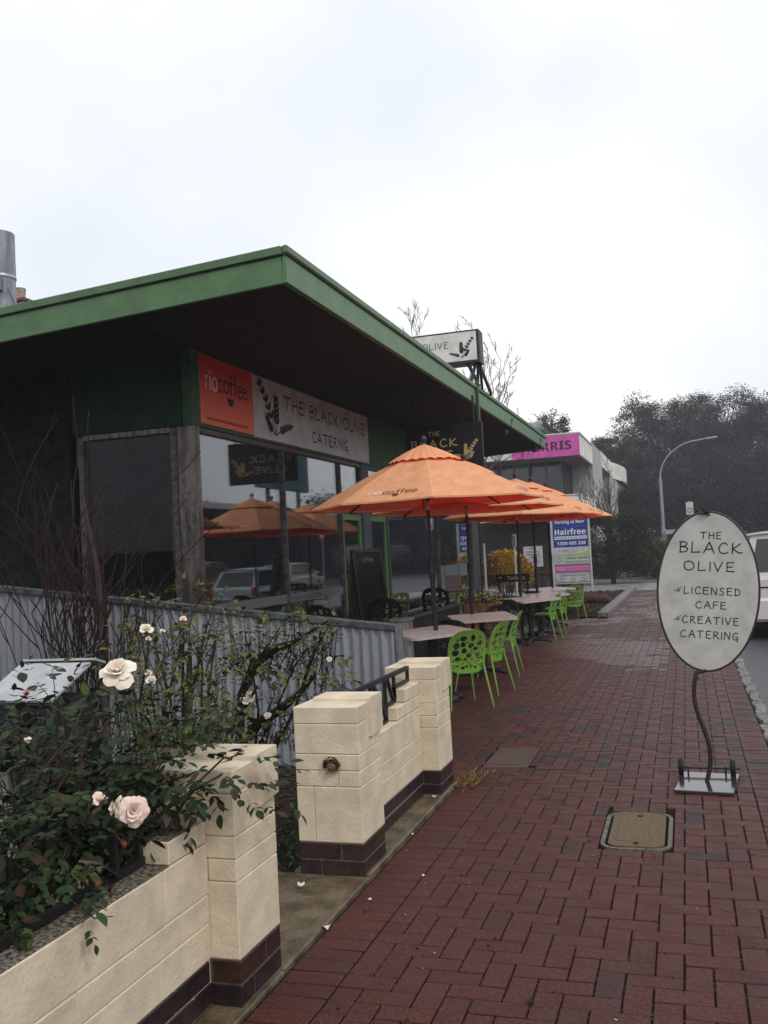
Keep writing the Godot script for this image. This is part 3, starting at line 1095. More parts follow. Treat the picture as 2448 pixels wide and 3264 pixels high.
	for k in bays.size():
		var z0: float = bays[k][0]
		var z1: float = bays[k][1]
		var w := put(bays[k][2], M.new().cb(V(XF - 0.1, 0.1, z1 - 0.02), V(XF - 0.02, 3.136, z1 + 0.022), 0.004), alu if k != 2 else alu_dark, b)
		put("frame", M.new().cb(V(XF - 0.1, 3.071, z1 + 0.024), V(XF - 0.022, 3.133, z0 - 0.024), 0.004), alu, w)
		if k == 0:
			put("frame", M.new().cb(V(XF - 0.1, 0.1, z0 - 0.022), V(XF - 0.02, 3.136, z0 + 0.0), 0.004), alu, w)
		if bays[k][2] == "window":
			put("sill", M.new().cb(V(XF - 0.11, 0.42, z1 + 0.024), V(XF + 0.015, 0.48, z0 - 0.024), 0.005), alu, w)
			put("plinth", M.new().box(V(XF - 0.1, 0.1, z1 + 0.024), V(XF - 0.025, 0.418, z0 - 0.024)), dark, w)
			put("pane", M.new().box(V(XF - 0.066, 0.482, z1 + 0.024), V(XF - 0.06, 3.068, z0 - 0.024)).box(V(XF - 0.084, 0.482, z1 + 0.024), V(XF - 0.078, 3.068, z0 - 0.024)), tint, w)  # rear sheet added only to strengthen the reflection
		else:
			put("transom", M.new().cb(V(XF - 0.1, 2.282, z1 + 0.024), V(XF - 0.015, 2.365, z0 - 0.024), 0.004), alu_dark, w)
			put("pane", M.new().box(V(XF - 0.066, 2.367, z1 + 0.024), V(XF - 0.06, 3.068, z0 - 0.024)).box(V(XF - 0.084, 2.367, z1 + 0.024), V(XF - 0.078, 3.068, z0 - 0.024)), tint, w)  # rear sheet here also added for a stronger reflection
			var za := z0 - 0.03
			var zb := z1 + 0.03
			var leaf := put("door_leaf", M.new().cb(V(XF - 0.085, 2.175, zb), V(XF - 0.04, 2.278, za), 0.004), green, w)
			leaf.material_override = mat("door_green", Color(0.12, 0.3, 0.1), 0.5, 0.4, "soft", 1.5)
			for s in [[za - 0.07, za], [zb, zb + 0.07]]:
				put("stile", M.new().cb(V(XF - 0.085, 0.275, s[0]), V(XF - 0.04, 2.174, s[1]), 0.004), leaf.material_override, w)
			put("bottom_rail", M.new().cb(V(XF - 0.085, 0.275, zb + 0.072), V(XF - 0.04, 0.45, za - 0.072), 0.004), leaf.material_override, w)
			put("pane", M.new().box(V(XF - 0.066, 0.452, zb + 0.072), V(XF - 0.06, 2.173, za - 0.072)).box(V(XF - 0.084, 0.452, zb + 0.072), V(XF - 0.078, 2.173, za - 0.072)), tint, w)  # door glass doubled too, an added sheet for more reflection
			var hd := M.new()
			hd.tube([V(XF - 0.02, 1.066, za - 0.035 if k == 3 else zb + 0.035), V(XF + 0.02, 1.066, za - 0.035 if k == 3 else zb + 0.035), V(XF + 0.02, 1.422, za - 0.035 if k == 3 else zb + 0.035), V(XF - 0.02, 1.422, za - 0.035 if k == 3 else zb + 0.035)], [0.011], 8)
			put("handle", hd, mat("chrome", Color(0.6, 0.6, 0.6), 0.2, 0.5, "", 1, 0, 1.0), w)
	put("door_pier", M.new().cb(V(XF - 0.11, 0.1, -15.365), V(XF - 0.01, 3.133, -14.997), 0.006), mat("pier_grey", Color(0.075, 0.085, 0.12), 0.5, 0.4, "soft", 1.0), b)
	put("door_pier", M.new().cb(V(XF - 0.1, 0.1, -16.436), V(XF - 0.02, 3.133, -16.37), 0.006), alu, b)
	put("end_pier", M.new().cb(V(XF - 0.11, 0.1, -24.19), V(XF - 0.012, 3.133, -23.44), 0.006), alu_dark, b)
	# frosted band with lettering across the first windows
	var band := put("frosted_band", M.new().box(V(XF - 0.058, 1.007, -13.959), V(XF - 0.0565, 1.126, -9.725)), mat("frosted_film", Color(0.11, 0.125, 0.14), 0.6, 0.4), b)
	var bl := M.new()
	strokes(bl, "THE BLACK OLIVE CATERING", X(V(XF - 0.055, 1.031, -12.453), V(0, 0, -1), V(0, 0.888, 0)), 0.06, 0.009, 0.3)
	put("lettering", bl, mat("frosted_dark", Color(0.02, 0.022, 0.026), 0.6, 0.4), band)
	var band2 := put("frosted_band", M.new().box(V(XF - 0.058, 0.983, -23.36), V(XF - 0.0565, 1.28, -20.103)), mat("frosted_film", Color(0.11, 0.125, 0.14)), b)
	# side window
	var sw := put("window", M.new().cb(V(-6.582, 0.42, ZCC - 0.09), V(-6.511, 3.124, ZCC + 0.012), 0.004), alu, b)
	put("frame", M.new().cb(V(-6.509, 3.071, ZCC - 0.09), V(-5.384, 3.13, ZCC + 0.02), 0.004), mat("old_frame", Color(0.32, 0.29, 0.29), 0.5, 0.4, "streak", 2.0, 0.2), sw)
	put("frame", M.new().cb(V(-5.382, 0.42, ZCC - 0.09), V(-5.307, 3.124, ZCC + 0.012), 0.004), alu, sw)
	put("sill", M.new().cb(V(-6.509, 0.42, ZCC - 0.09), V(-5.384, 0.47, ZCC + 0.03), 0.004), alu, sw)
	put("pane", M.new().box(V(-6.509, 0.472, ZCC - 0.05), V(-5.384, 3.068, ZCC - 0.044)), tint, sw)
	# lamps under the eave with their cable loops
	for z in [-18.2, -22.0]:
		var lp := put("eave_lamp", M.new().lathe([Vector2(0.0, 0.0), Vector2(0.055, 0.0), Vector2(0.07, 0.03), Vector2(0.05, 0.1), Vector2(0.02, 0.13)], 14, Transform3D(Basis.from_euler(V(0.5, 0, 0)), V(XR - 0.12, 3.806, z))), mat("lamp_black", Color(0.03, 0.025, 0.028), 0.5, 0.4), b)
		var w2 := M.new()
		w2.tube([V(XR - 0.12, 3.948, z), V(XR + 0.012, 3.936, z + 0.02), V(XR + 0.014, 4.091, z), V(XR + 0.014, 4.126, z - 0.12), V(XR + 0.013, 4.043, z - 0.2)], [0.006], 6)
		put("cable", w2, mat("cable_black", Color(0.02, 0.02, 0.02), 0.6, 0.3), lp)
	# flue behind the roof
	var fl := thing("flue", "fat grey metal flue pipe rising behind the green roof edge", "chimney", V(-8.22, 3.4, -10.0))
	fl.position = V(-9.79, 4.3, -11.98)
	fl.scale = Vector3.ONE * 1.15
	var fm := mat("flue_zinc", Color(0.27, 0.29, 0.33), 0.45, 0.5, "streak", 0.8, 0.15, 0.4)
	put("pipe", M.new().lathe([Vector2(0.19, 0), Vector2(0.19, 1.62)], 28), fm, fl)
	put("cap", M.new().lathe([Vector2(0.192, 1.62), Vector2(0.196, 1.63), Vector2(0.196, 2.2), Vector2(0.19, 2.21), Vector2(0.17, 2.21), Vector2(0.17, 1.7)], 28), fm, fl)
	put("collar", M.new().lathe([Vector2(0.2, 1.585), Vector2(0.205, 1.6), Vector2(0.2, 1.625)], 28), mat("flue_band", Color(0.4, 0.42, 0.45), 0.4, 0.5, "", 1, 0, 0.5), fl)
	put("bracket", M.new().cb(V(0.05, 1.38, 0.14), V(0.16, 1.55, 0.24), 0.01), fm, fl)
	var wire := M.new()
	var pts := []
	for k in 13:
		var a := k / 12.0
		pts.append(V(0.19 + 0.75 * a, 1.42 - 1.25 * a - 0.12 * sin(PI * a), 0.1))
	wire.tube(pts, [0.006], 5)
	put("stay_wire", wire, mat("cable_black", Color(0.02, 0.02, 0.02)), fl)
	# old chimney far behind
	var ch := thing("brick_chimney", "old corbelled brick chimney peeping out behind the flue", "chimney", V(-16.2, 2.0, -20.3))
	var br := mat("chimney_brick", Color(0.2, 0.09, 0.07), 0.85, 0.3, "blotch", 2.0, 0.5)
	put("stack", M.new().cb(V(-0.5, 0, -0.3), V(0.5, 6.3, 0.3), 0.01), br, ch)
	for k in 3:
		put("corbel", M.new().cb(V(-0.5 - 0.06 * (k + 1), 6.3 + 0.09 * k, -0.3 - 0.06 * (k + 1)), V(0.5 + 0.06 * (k + 1), 6.385 + 0.09 * k, 0.3 + 0.06 * (k + 1)), 0.01), mat("chimney_render", Color(0.4, 0.3, 0.26), 0.85, 0.3, "blotch", 2.0) if k != 2 else br, ch)
	put("chimney_pot", M.new().lathe([Vector2(0.16, 6.57), Vector2(0.13, 6.7), Vector2(0.15, 6.95), Vector2(0.12, 6.95)], 12, Transform3D(Basis(), V(0.2, 0, 0))), mat("chimney_render", Color(0.4, 0.3, 0.26)), ch)

func gradient(a: Color, b: Color, stops := [0.0, 1.0]) -> StandardMaterial3D:
	var g := Gradient.new()
	g.offsets = PackedFloat32Array(stops)
	g.colors = PackedColorArray([a, b])
	var t := GradientTexture2D.new()
	t.gradient = g
	t.width = 16
	t.height = 256
	t.fill_from = Vector2(0, 0)
	t.fill_to = Vector2(0, 1)
	var m := StandardMaterial3D.new()
	m.albedo_texture = t
	m.roughness = 0.5
	return m

func cafe_signs() -> void:
	var ink := mat("black_print", Color(0.012, 0.011, 0.014), 0.55, 0.4)
	var white := mat("white_print", Color(0.75, 0.72, 0.7), 0.55, 0.4)
	var edge := mat("sign_edge", Color(0.3, 0.28, 0.28), 0.5, 0.4)
	# orange board
	var s1 := thing("coffee_sign", "orange red square coffee sign on the green band above the corner window", "sign", V(XF + 0.012, 3.575, -10.123))
	s1.scale = Vector3.ONE * 1.186
	put("board", M.new().box(V(-0.011, -0.335, -0.575), V(0.004, 0.335, 0.575)), edge, s1)
	var q := QuadMesh.new()
	q.size = Vector2(1.146, 0.666)
	var o := put("print", q, gradient(Color(0.8, 0.2, 0.12), Color(0.96, 0.47, 0.33)), s1)
	o.transform = X(V(0.0055, 0, 0), V(0, 0, -1), V(0, 1, 0))
	var m1 := M.new()
	strokes(m1, "rio", X(V(0.008, 0.02, 0.345), V(0, 0, -1), V(0, 1, 0)), 0.19, 0.024, 0.2, 0.95)
	put("lettering", m1, white, s1)
	var m2 := M.new()
	strokes(m2, "coffee", X(V(0.008, 0.02, -0.12), V(0, 0, -1), V(0, 1, 0)), 0.19, 0.02, 0.13, 0.98)
	put("lettering", m2, ink, s1)
	var cup := M.new()
	cup_mark(cup, X(V(0.008, -0.02, -0.05), V(0, 0, -1), V(0, 1, 0)), 0.075)
	put("cup_emblem", cup, ink, s1)
	words("small_print", "handcrafted in small batches FRESH", false, 0.9, 0.035, X(V(0.008, -0.27, 0.02), V(0, 0, -1), V(0, 1, 0)), mat("small_print", Color(0.3, 0.05, 0.03), 0.6, 0.3), s1)
	# white catering board
	var s2 := thing("catering_sign", "long white catering sign with black handwriting and olive branch above the windows", "sign", V(XF + 0.012, 3.563, -13.088))
	s2.scale = Vector3.ONE * 1.186
	put("board", M.new().box(V(-0.011, -0.335, -1.915), V(0.006, 0.335, 1.915)), mat("white_board", Color(0.62, 0.6, 0.61), 0.45, 0.45, "soft", 0.9), s2)
	var m3 := M.new()
	strokes(m3, "THE BLACK OLIVE", X(V(0.0085, 0.06, -0.33), V(0, 0, -1), V(0, 1, 0)), 0.145, 0.02, 0.26, 1.62)
	strokes(m3, "CATERING", X(V(0.0085, -0.235, -0.36), V(0, 0, -1), V(0, 1, 0)), 0.125, 0.019, 0.24, 1.62)
	put("lettering", m3, ink, s2)
	var m4 := M.new()
	var tr := X(V(0.0085, -0.27, 1.36), V(0, 0, -1), V(0, 1, 0))
	tr.basis = tr.basis * Basis.from_scale(Vector3(1.25, 1, 1))
	olive(m4, tr, 0.45, -1.0)
	put("olive_branch", m4, ink, s2)
	# black hanging sign under the eave
	var s3 := thing("hanging_sign", "black hanging sign with yellow handwriting under the roof overhang", "sign", V(-3.57, 3.26, -14.659))
	s3.scale = Vector3.ONE * 1.186
	put("board", M.new().cb(V(-0.53, -0.3, -0.03), V(0.53, 0.3, 0.03), 0.006), mat("black_board", Color(0.008, 0.008, 0.01), 0.45, 0.45, "soft", 1.0), s3)
	var gold := mat("gold_print", Color(0.62, 0.47, 0.2), 0.5, 0.4)
	var m5 := M.new()
	strokes(m5, "THE", X(V(-0.13, 0.155, 0.0325), V(1, 0, 0), V(0, 1, 0)), 0.055, 0.009, 0.25, 1.15)
	strokes(m5, "BLACK", X(V(-0.135, 0.0, 0.0325), V(1, 0, 0), V(0, 1, 0)), 0.1, 0.014, 0.32, 1.4)
	strokes(m5, "OLIVE", X(V(-0.135, -0.155, 0.0325), V(1, 0, 0), V(0, 1, 0)), 0.09, 0.013, 0.32, 1.4)
	put("lettering", m5, gold, s3)
	var m6 := M.new()
	olive(m6, X(V(0.31, -0.19, 0.0325), V(1, 0, 0), V(0, 1, 0)), 0.2)
	put("olive_branch", m6, gold, s3)
	for xx in [-0.42, 0.42]:
		put("hanger", M.new().cb(V(xx - 0.012, 0.298, -0.012), V(xx + 0.012, 0.66, 0.012), 0.002), mat("black_iron", Color(0.012, 0.011, 0.013)), s3)
	# strap over the fascia that holds the roof sign, and its sagging cable
	var s4 := thing("roof_sign", "white roof sign with olive branch in a black frame standing on angled legs", "sign", V(-4.09, 4.268, -15.121))
	s4.scale = Vector3.ONE * 1.186
	var frame := mat("sign_frame_black", Color(0.02, 0.016, 0.024), 0.5, 0.45, "soft", 1.5)
	put("frame", M.new().cb(V(-1.0, 0.3, -0.13), V(0.94, 0.76, 0.13), 0.008), frame, s4)
	put("panel", M.new().box(V(-0.96, 0.34, 0.128), V(0.9, 0.735, 0.134)), mat("white_panel", Color(0.7, 0.69, 0.66), 0.4, 0.45, "soft", 0.8), s4)
	var m7 := M.new()
	strokes(m7, "THE BLACK OLIVE", X(V(0.5, 0.535, 0.1365), V(1, -0.01, 0), V(0, 1, 0)), 0.085, 0.0085, 0.3, 1.1, 1.0)
	put("lettering", m7, ink, s4)
	var m8 := M.new()
	olive(m8, X(V(0.7, 0.385, 0.1365), V(1, 0, 0), V(0, 1, 0)), 0.21)
	put("olive_branch", m8, ink, s4)
	for g in [[V(0.86, 0.3, 0.05), V(0.8, -0.02, 0.22)], [V(0.88, 0.3, 0), V(0.84, -0.02, -0.1)], [V(0.9, 0.3, -0.05), V(0.87, -0.02, -0.25)], [V(0.9, 0.28, -0.05), V(0.9, -0.02, -0.75)], [V(0.75, 0.3, 0.05), V(0.86, 0.05, 0.0)], [V(-0.1, 0.3, 0.1), V(-0.5, -0.15, 0.3)], [V(0.15, 0.3, 0.0), V(-0.4, -0.15, 0.0)], [V(-0.8, 0.3, 0), V(-0.8, -0.15, 0)]]:
		var m9 := M.new()
		bar(m9, g[0], g[1], 0.035)
		put("leg", m9, frame, s4)
	var m10 := M.new()
	m10.box(V(0.848, -1.1, 0.05), V(0.883, 0.06, 0.12))
	m10.box(V(0.84, -0.0, -0.1), V(0.893, 0.02, 0.13))
	put("strap", m10, mat("strap_green", Color(0.035, 0.07, 0.035), 0.5, 0.4), s4)
	var cable := M.new()
	var pts := []
	for k in 15:
		var a := k / 14.0
		pts.append(V(0.82 - 1.1 * a, -0.4 - 0.05 * a - 0.13 * sin(PI * a), 0.35))
	cable.tube(pts, [0.011], 6)
	put("cable", cable, mat("cable_black", Color(0.02, 0.02, 0.02)), s4)

func cup_mark(m: M, x: Transform3D, r: float) -> void:
	var p := []
	for k in 13:
		var an := -PI * k / 12
		p.append(x * V(cos(an) * r, sin(an) * r * 1.1, 0))
	for k in range(1, 12):
		m.t(p[0], p[k + 1], p[k])

# ---------------------------------------------------------------- tables, chairs, umbrellas
func make_chair(m: Material, label: String, group: String) -> Node3D:
	var t := thing("cafe_chair", label, "chair", Vector3(), 0.0, group)
	# seat: a dished rounded plate, front towards -z
	var seat := M.new()
	var f := func(u, w):
		var x: float = absf(u) * 0.225
		var z: float = absf(w - 0.5) * 0.45
		var q := Vector2(maxf(x - 0.13, 0), maxf(z - 0.13, 0))
		return 0.087 - q.length()
	seat.sheet(f, func(u, w, s):
		var z: float = (w - 0.5) * 0.45
		var y: float = 0.435 + 0.02 * u * u - 0.03 * smoothstep(0.3, 0.0, w) + 0.012 * (w - 0.5)
		return V(u * 0.225, y + s * 0.008, z) if s > 0 else V(u * 0.225, y - 0.008, z), 18, 18)
	var flip := M.new()
	# sheet() takes u to the right and t upwards; here t runs along +z, so both faces are turned over
	for k in range(0, seat.i.size(), 3):
		var h := seat.i[k]
		seat.i[k] = seat.i[k + 1]
		seat.i[k + 1] = h
	for k in seat.n.size():
		seat.n[k] = -seat.n[k]
	put("seat", seat, m, t)
	# backrest pierced with pebble shaped holes
	var r := RandomNumberGenerator.new()
	r.seed = 11
	var holes := []
	for rad in [0.034, 0.03, 0.027, 0.024, 0.021, 0.018, 0.0155, 0.013]:
		for k in 260:
			var c := Vector2(r.randf_range(-0.165, 0.165), r.randf_range(0.065, 0.4))
			var e := Vector2(rad * r.randf_range(0.8, 1.1), rad * r.randf_range(0.75, 1.1))
			var ok := absf(c.x) + e.x < 0.17 and c.y + e.y < 0.425 and Vector2(maxf(absf(c.x) + e.x - 0.05, 0), maxf(c.y + e.y - 0.3, 0)).length() < 0.125
			if c.y > 0.16 and rad < 0.014 and r.randf() < 0.6:
				ok = false
			if c.y < 0.14 and rad > 0.022:
				ok = false
			for h in holes:
				if ((c - h[0]) / ((e + h[1]) + Vector2(0.0055, 0.0055))).length() < 1.0:
					ok = false
					break
			if ok:
				holes.append([c, e])
			if holes.size() > 52:
				break
	var shell := M.new()
	var fb := func(u, w):
		var x: float = u * 0.22
		var y: float = w * 0.47
		var half: float = 0.19 + 0.015 * sin(PI * y / 0.47)
		var up: float = 0.14 if y > 0.24 else 0.12
		var q := Vector2(maxf(absf(x) - (half - up), 0), maxf(y - (0.465 - up), 0) if y > 0.24 else maxf(up + 0.005 - y, 0))
		var d: float = up - q.length()
		for h in holes:
			d = minf(d, ((Vector2(x, y) - h[0]) / h[1]).length() * minf(h[1].x, h[1].y) - minf(h[1].x, h[1].y))
		return d
	shell.sheet(fb, func(u, w, s):
		var x: float = u * 0.22
		var y: float = 0.345 + w * 0.455
		var z: float = 0.215 + 0.02 * w + 0.11 * w * w - 0.055 * u * u
		return V(x, y, z + s * 0.0065), 60, 64)
	put("backrest", shell, m, t)
	for sx in [-1.0, 1.0]:
		var fl := M.new()
		fl.tube([V(0.175 * sx, 0.43, -0.17), V(0.19 * sx, 0.3, -0.19), V(0.235 * sx, 0.0, -0.235)], [0.014, 0.012, 0.0075], 8)
		put("leg", fl, m, t)
		var bl := M.new()
		bl.tube([V(0.17 * sx, 0.47, 0.205), V(0.18 * sx, 0.4, 0.205), V(0.23 * sx, 0.0, 0.29)], [0.01, 0.014, 0.0075], 8)
		put("leg", bl, m, t)
	return t

func make_table(label: String) -> Node3D:
	var t := thing("cafe_table", label, "table", Vector3(), 0.0, "pale topped tables on the footpath")
	var poly := PackedVector2Array()
	for c in 4:
		for k in 5:
			var an := PI / 2 * c + PI / 2 * k / 4.0
			poly.append(Vector2((0.39 - 0.08) * (1 if c in [0, 3] else -1) + 0.08 * cos(an), (0.39 - 0.08) * (1 if c < 2 else -1) + 0.08 * sin(an)))
	put("tabletop", M.new().prism(poly, X(V(0, 0.7, 0), V(1, 0, 0), V(0, 0, -1)), 0.03), mat("table_laminate", Color(0.5, 0.435, 0.41), 0.3, 0.5, "pale", 2.5), t)
	var blk := mat("table_black", Color(0.012, 0.011, 0.014), 0.5, 0.45, "soft", 3.0)
	put("column", M.new().lathe([Vector2(0.04, 0.03), Vector2(0.038, 0.68), Vector2(0.09, 0.695), Vector2(0.09, 0.7)], 14), blk, t)
	for k in 4:
		var d := V(cos(PI / 2 * k + PI / 4), 0, sin(PI / 2 * k + PI / 4))
		var m := M.new()
		m.tube([V(0, 0.06, 0) + d * 0.03, V(0, 0.05, 0) + d * 0.2, V(0, 0.02, 0) + d * 0.33], [0.025, 0.022, 0.016], 8)
		put("foot", m, blk, t)
	return t

func make_umbrella(label: String) -> Node3D:
	var t := thing("cafe_umbrella", label, "umbrella", Vector3(), 0.0, "orange umbrellas over the footpath tables")
	var blk := mat("pole_black", Color(0.014, 0.012, 0.016), 0.4, 0.5)
	var cloth := mat("orange_canvas", Color(1.0, 0.49, 0.265), 0.85, 0.2, "pale", 1.6, 0.2)
	cloth.backlight_enabled = true
	cloth.backlight = Color(0.72, 0.075, 0.014)
	var pole := M.new().lathe([Vector2(0.026, 0.0), Vector2(0.026, 1.3), Vector2(0.034, 1.31), Vector2(0.034, 1.42), Vector2(0.019, 1.44), Vector2(0.019, 2.05)], 12)
	var pl := put("pole", pole, blk, t)
	put("ferrule", M.new().lathe([Vector2(0.0195, 2.05), Vector2(0.0205, 2.055), Vector2(0.0205, 2.14), Vector2(0.0195, 2.145)], 12), mat("silver", Color(0.5, 0.5, 0.52), 0.3, 0.5, "", 1, 0, 0.8), pl)
	put("upper_pole", M.new().lathe([Vector2(0.019, 2.145), Vector2(0.019, 2.72)], 12), blk, pl)
	put("base_weight", M.new().lathe([Vector2(0.24, 0.0), Vector2(0.24, 0.05), Vector2(0.2, 0.075), Vector2(0.04, 0.085)], 24), blk, t)
	var apex := 2.735
	var rim := 2.13
	var rad := 1.26
	var ink := mat("umbrella_ink", Color(0.09, 0.04, 0.03), 0.8, 0.2)
	var pale := mat("umbrella_pale", Color(0.85, 0.75, 0.7), 0.8, 0.2)
	for k in 8:
		var d0 := V(sin(TAU * k / 8), 0, cos(TAU * k / 8))
		var d1 := V(sin(TAU * (k + 1) / 8), 0, cos(TAU * (k + 1) / 8))
		var at := func(a, b):
			var r: float = lerpf(rad, 0.1, b)
			var p: Vector3 = (d0 * r).lerp(d1 * r, a)
			var y: float = lerpf(rim, apex - 0.05, b) + 0.02 * sin(PI * b) - 0.012 * sin(PI * a) * sin(PI * b) * (1.0 - b * 0.4) - 0.006 * sin(PI * a) * (1 - b)
			return p + V(0, y, 0)
		var m := M.new()
		m.grid(at, 10, 12)
		# turned hem
		m.grid(func(a, b): return at.call(a, 0.0) - V(0, 0.018 * (1 - b), 0) + (d0 + d1) * 0.001, 10, 1)
		var p := put("canopy_panel", m, cloth, t)
		if k in [7, 1, 3, 5]:
			var mid: Vector3 = at.call(0.5, 0.16)
			var right := (d1 - d0).normalized()
			var up: Vector3 = (at.call(0.5, 0.3) - at.call(0.5, 0.05)).normalized()
			var x := X(mid + right.cross(up).normalized() * 0.012, right, up)
			var l1 := M.new()
			strokes(l1, "rio", x.translated_local(V(-0.17, -0.07, 0)), 0.088, 0.011, 0.2, 1.15)
			put("lettering", l1, pale, p)
			var l2 := M.new()
			strokes(l2, "coffee", x.translated_local(V(0.1, -0.07, 0)), 0.088, 0.0095, 0.15, 1.15)
			cup_mark(l2, x.translated_local(V(0.07, -0.082, 0)), 0.036)
			put("lettering", l2, ink, p)
	var cap := M.new()
	for k in 8:
		var d0 := V(sin(TAU * k / 8), 0, cos(TAU * k / 8))
		var d1 := V(sin(TAU * (k + 1) / 8), 0, cos(TAU * (k + 1) / 8))
		var at := func(a, b):
			var r: float = lerpf(0.41, 0.02, b)
			var p: Vector3 = (d0 * r).lerp(d1 * r, a)
			return p + V(0, lerpf(apex - 0.165 + 0.016 * absf(sin(TAU * a * 1.5)), apex + 0.03, b) + 0.012 * sin(PI * b), 0)
		cap.grid(at, 12, 6)
	put("vent_cap", cap, cloth, t)
	put("finial", M.new().ball(V(0, apex + 0.085, 0), V(0.036, 0.042, 0.036)).lathe([Vector2(0.028, apex + 0.02), Vector2(0.02, apex + 0.05)], 10), blk, t)
	for k in 8:
		var d := V(sin(TAU * k / 8), 0, cos(TAU * k / 8))
		var m := M.new()
		bar(m, V(0, apex - 0.085, 0) + d * 0.05, V(0, rim - 0.02, 0) + d * (rad - 0.01), 0.014)
		put("rib", m, blk, t)
		var s := M.new()
		bar(s, V(0, 2.2, 0) + d * 0.03, V(0, lerpf(rim, apex, 0.5) - 0.035, 0) + d * rad * 0.5, 0.012)
		put("strut", s, blk, t)
	put("hub", M.new().lathe([Vector2(0.045, 2.17), Vector2(0.045, 2.23)], 12), blk, t)
	return t

func dining() -> void:
	var lime := mat("lime_plastic", Color(0.17, 0.34, 0.05), 0.38, 0.5)
	lime.backlight_enabled = true
	lime.backlight = Color(0.12, 0.25, 0.02)
	var black := mat("black_plastic", Color(0.014, 0.013, 0.017), 0.35, 0.5)
	# tables
	var tabs := [[-2.66, -9.86, 0.72, "pale square table under the nearest umbrella, next to the cream wall"], [-2.52, -11.85, 0.4, "pale table under the second umbrella, a lime chair pulled out at its road side"], [-2.5, -15.55, 0.75, "third pale table from the front with a black chair before it"], [-2.5, -16.8, 0.7, "pale table fourth along the row, between two lime chairs"], [-2.6, -18.7, 0.8, "farthest pale table of the row beside the bark garden bed"]]
	var t0 := make_table(tabs[0][3])
	for k in tabs.size():
		var t := t0 if k == 0 else copy_of(t0, "cafe_table", tabs[k][3], Vector3())
		t.position = V(tabs[k][0], 0, tabs[k][1])
		t.rotation = V(0.035, tabs[k][2], 0)
		t.transform = Transform3D(Basis(V(1, 0, 0), 0.042) * Basis(V(0, 1, 0), tabs[k][2]), t.position + V(0, 0.02, 0))
	# umbrellas
	var umbs := [[-2.61, -9.9, 0.3, 0.012, "nearest and largest orange umbrella, in front of the black hanging sign"], [-2.7, -12.1, 0.22, 0.0, "second orange umbrella, tucked behind the nearest one"], [-2.72, -16.0, 0.24, -0.008, "middle orange umbrella in front of the office building"], [-2.6, -17.1, 0.3, 0.0, "orange umbrella fourth along, overlapping the middle one"], [-2.57, -19.0, 0.2, 0.01, "farthest orange umbrella, its tip above the blue tenants board"]]
	var u0 := make_umbrella(umbs[0][4])
	for k in umbs.size():
		var u := u0 if k == 0 else copy_of(u0, "cafe_umbrella", umbs[k][4], Vector3())
		u.position = V(umbs[k][0], 0, umbs[k][1])
		u.rotation = V(0, umbs[k][2], umbs[k][3])
	# lime chairs: [x, z, turn]; turn 0 faces away from the camera, turn PI / 2 faces the shop
	var ls := [[-2.3, -9.6, 0.6, "lime green pebble chair nearest the camera, its back towards us"], [-2.27, -10.5, 1.35, "lime green chair just behind the nearest one, at the same table"], [-2.36, -11.92, 1.62, "lime green chair seen edge on, pulled out from the second table"], [-2.4, -16.1, 1.45, "lime green chair at the third table, facing the shop"], [-2.42, -17.5, 1.5, "lime green chair at the fourth table, between two other lime chairs"], [-2.28, -19.4, 0.45, "farthest lime green chair, its back towards us at the last table"]]
	var c0 := make_chair(lime, ls[0][3], "lime green chairs on the footpath")
	for k in ls.size():
		var c := c0 if k == 0 else copy_of(c0, "cafe_chair", ls[k][3], Vector3())
		c.position = V(ls[k][0], 0, ls[k][1])
		c.rotation.y = ls[k][2]
	for g in [[-3.85, -12.05, 2.7, "lime green chair on the terrace behind a small dark table"], [-3.72, -14.7, 1.9, "lime green chair on the terrace by the second window, seen side on"]]:
		var c := copy_of(c0, "cafe_chair", g[3], V(g[0], 0.272, g[1]), g[2])
		c.set_meta("group", "chairs on the terrace")
	var bs := [[-2.68, -11.05, 0.05, 0.0, "black pebble chair between the first two tables, pale table seen through its holes"], [-2.62, -12.95, 3.0, 0.0, "black chair beyond the second table, in front of the wooden planter"], [-2.78, -15.0, 0.15, 0.0, "large looking black chair with its back to us at the third table"], [-3.15, -15.75, -1.3, 0.0, "black chair on the shop side of the third table"], [-2.72, -17.35, 0.1, 0.0, "black chair half hidden behind the third table"], [-3.12, -12.1, -1.5, 0.0, "black chair on the shop side of the second table"], [-3.62, -13.9, 0.1, 0.272, "black chair on the terrace under the pink sign"], [-3.6, -11.2, 0.3, 0.272, "black chair on the terrace before the chalkboard"], [-3.9, -10.3, -0.4, 0.272, "black chair on the terrace nearest the corrugated fence"]]
	var b0 := make_chair(black, bs[0][4], "black chairs at the cafe")
	for k in bs.size():
		var c := b0 if k == 0 else copy_of(b0, "cafe_chair", bs[k][4], Vector3())
		c.position = V(bs[k][0], bs[k][3], bs[k][1])
		c.rotation.y = bs[k][2]
	# small dark tables on the terrace
	var t9 := thing("terrace_table", "small dark brown table on the terrace before a lime chair", "table", V(-3.62, 0.272, -11.5), 0.3, "dark tables on the terrace")
	put("tabletop", M.new().lathe([Vector2(0.0, 0.7), Vector2(0.3, 0.7), Vector2(0.31, 0.715), Vector2(0.3, 0.73), Vector2(0.0, 0.73)], 28), mat("dark_wood", Color(0.07, 0.04, 0.035), 0.4, 0.45, "streak", 2.0), t9)
	put("column", M.new().lathe([Vector2(0.2, 0.0), Vector2(0.2, 0.02), Vector2(0.03, 0.05), Vector2(0.03, 0.7)], 14), mat("table_black", Color(0.012, 0.011, 0.014)), t9)
	copy_of(t9, "terrace_table", "grey topped table on the terrace in front of the far windows", V(-3.55, 0.272, -14.2), 0.7)
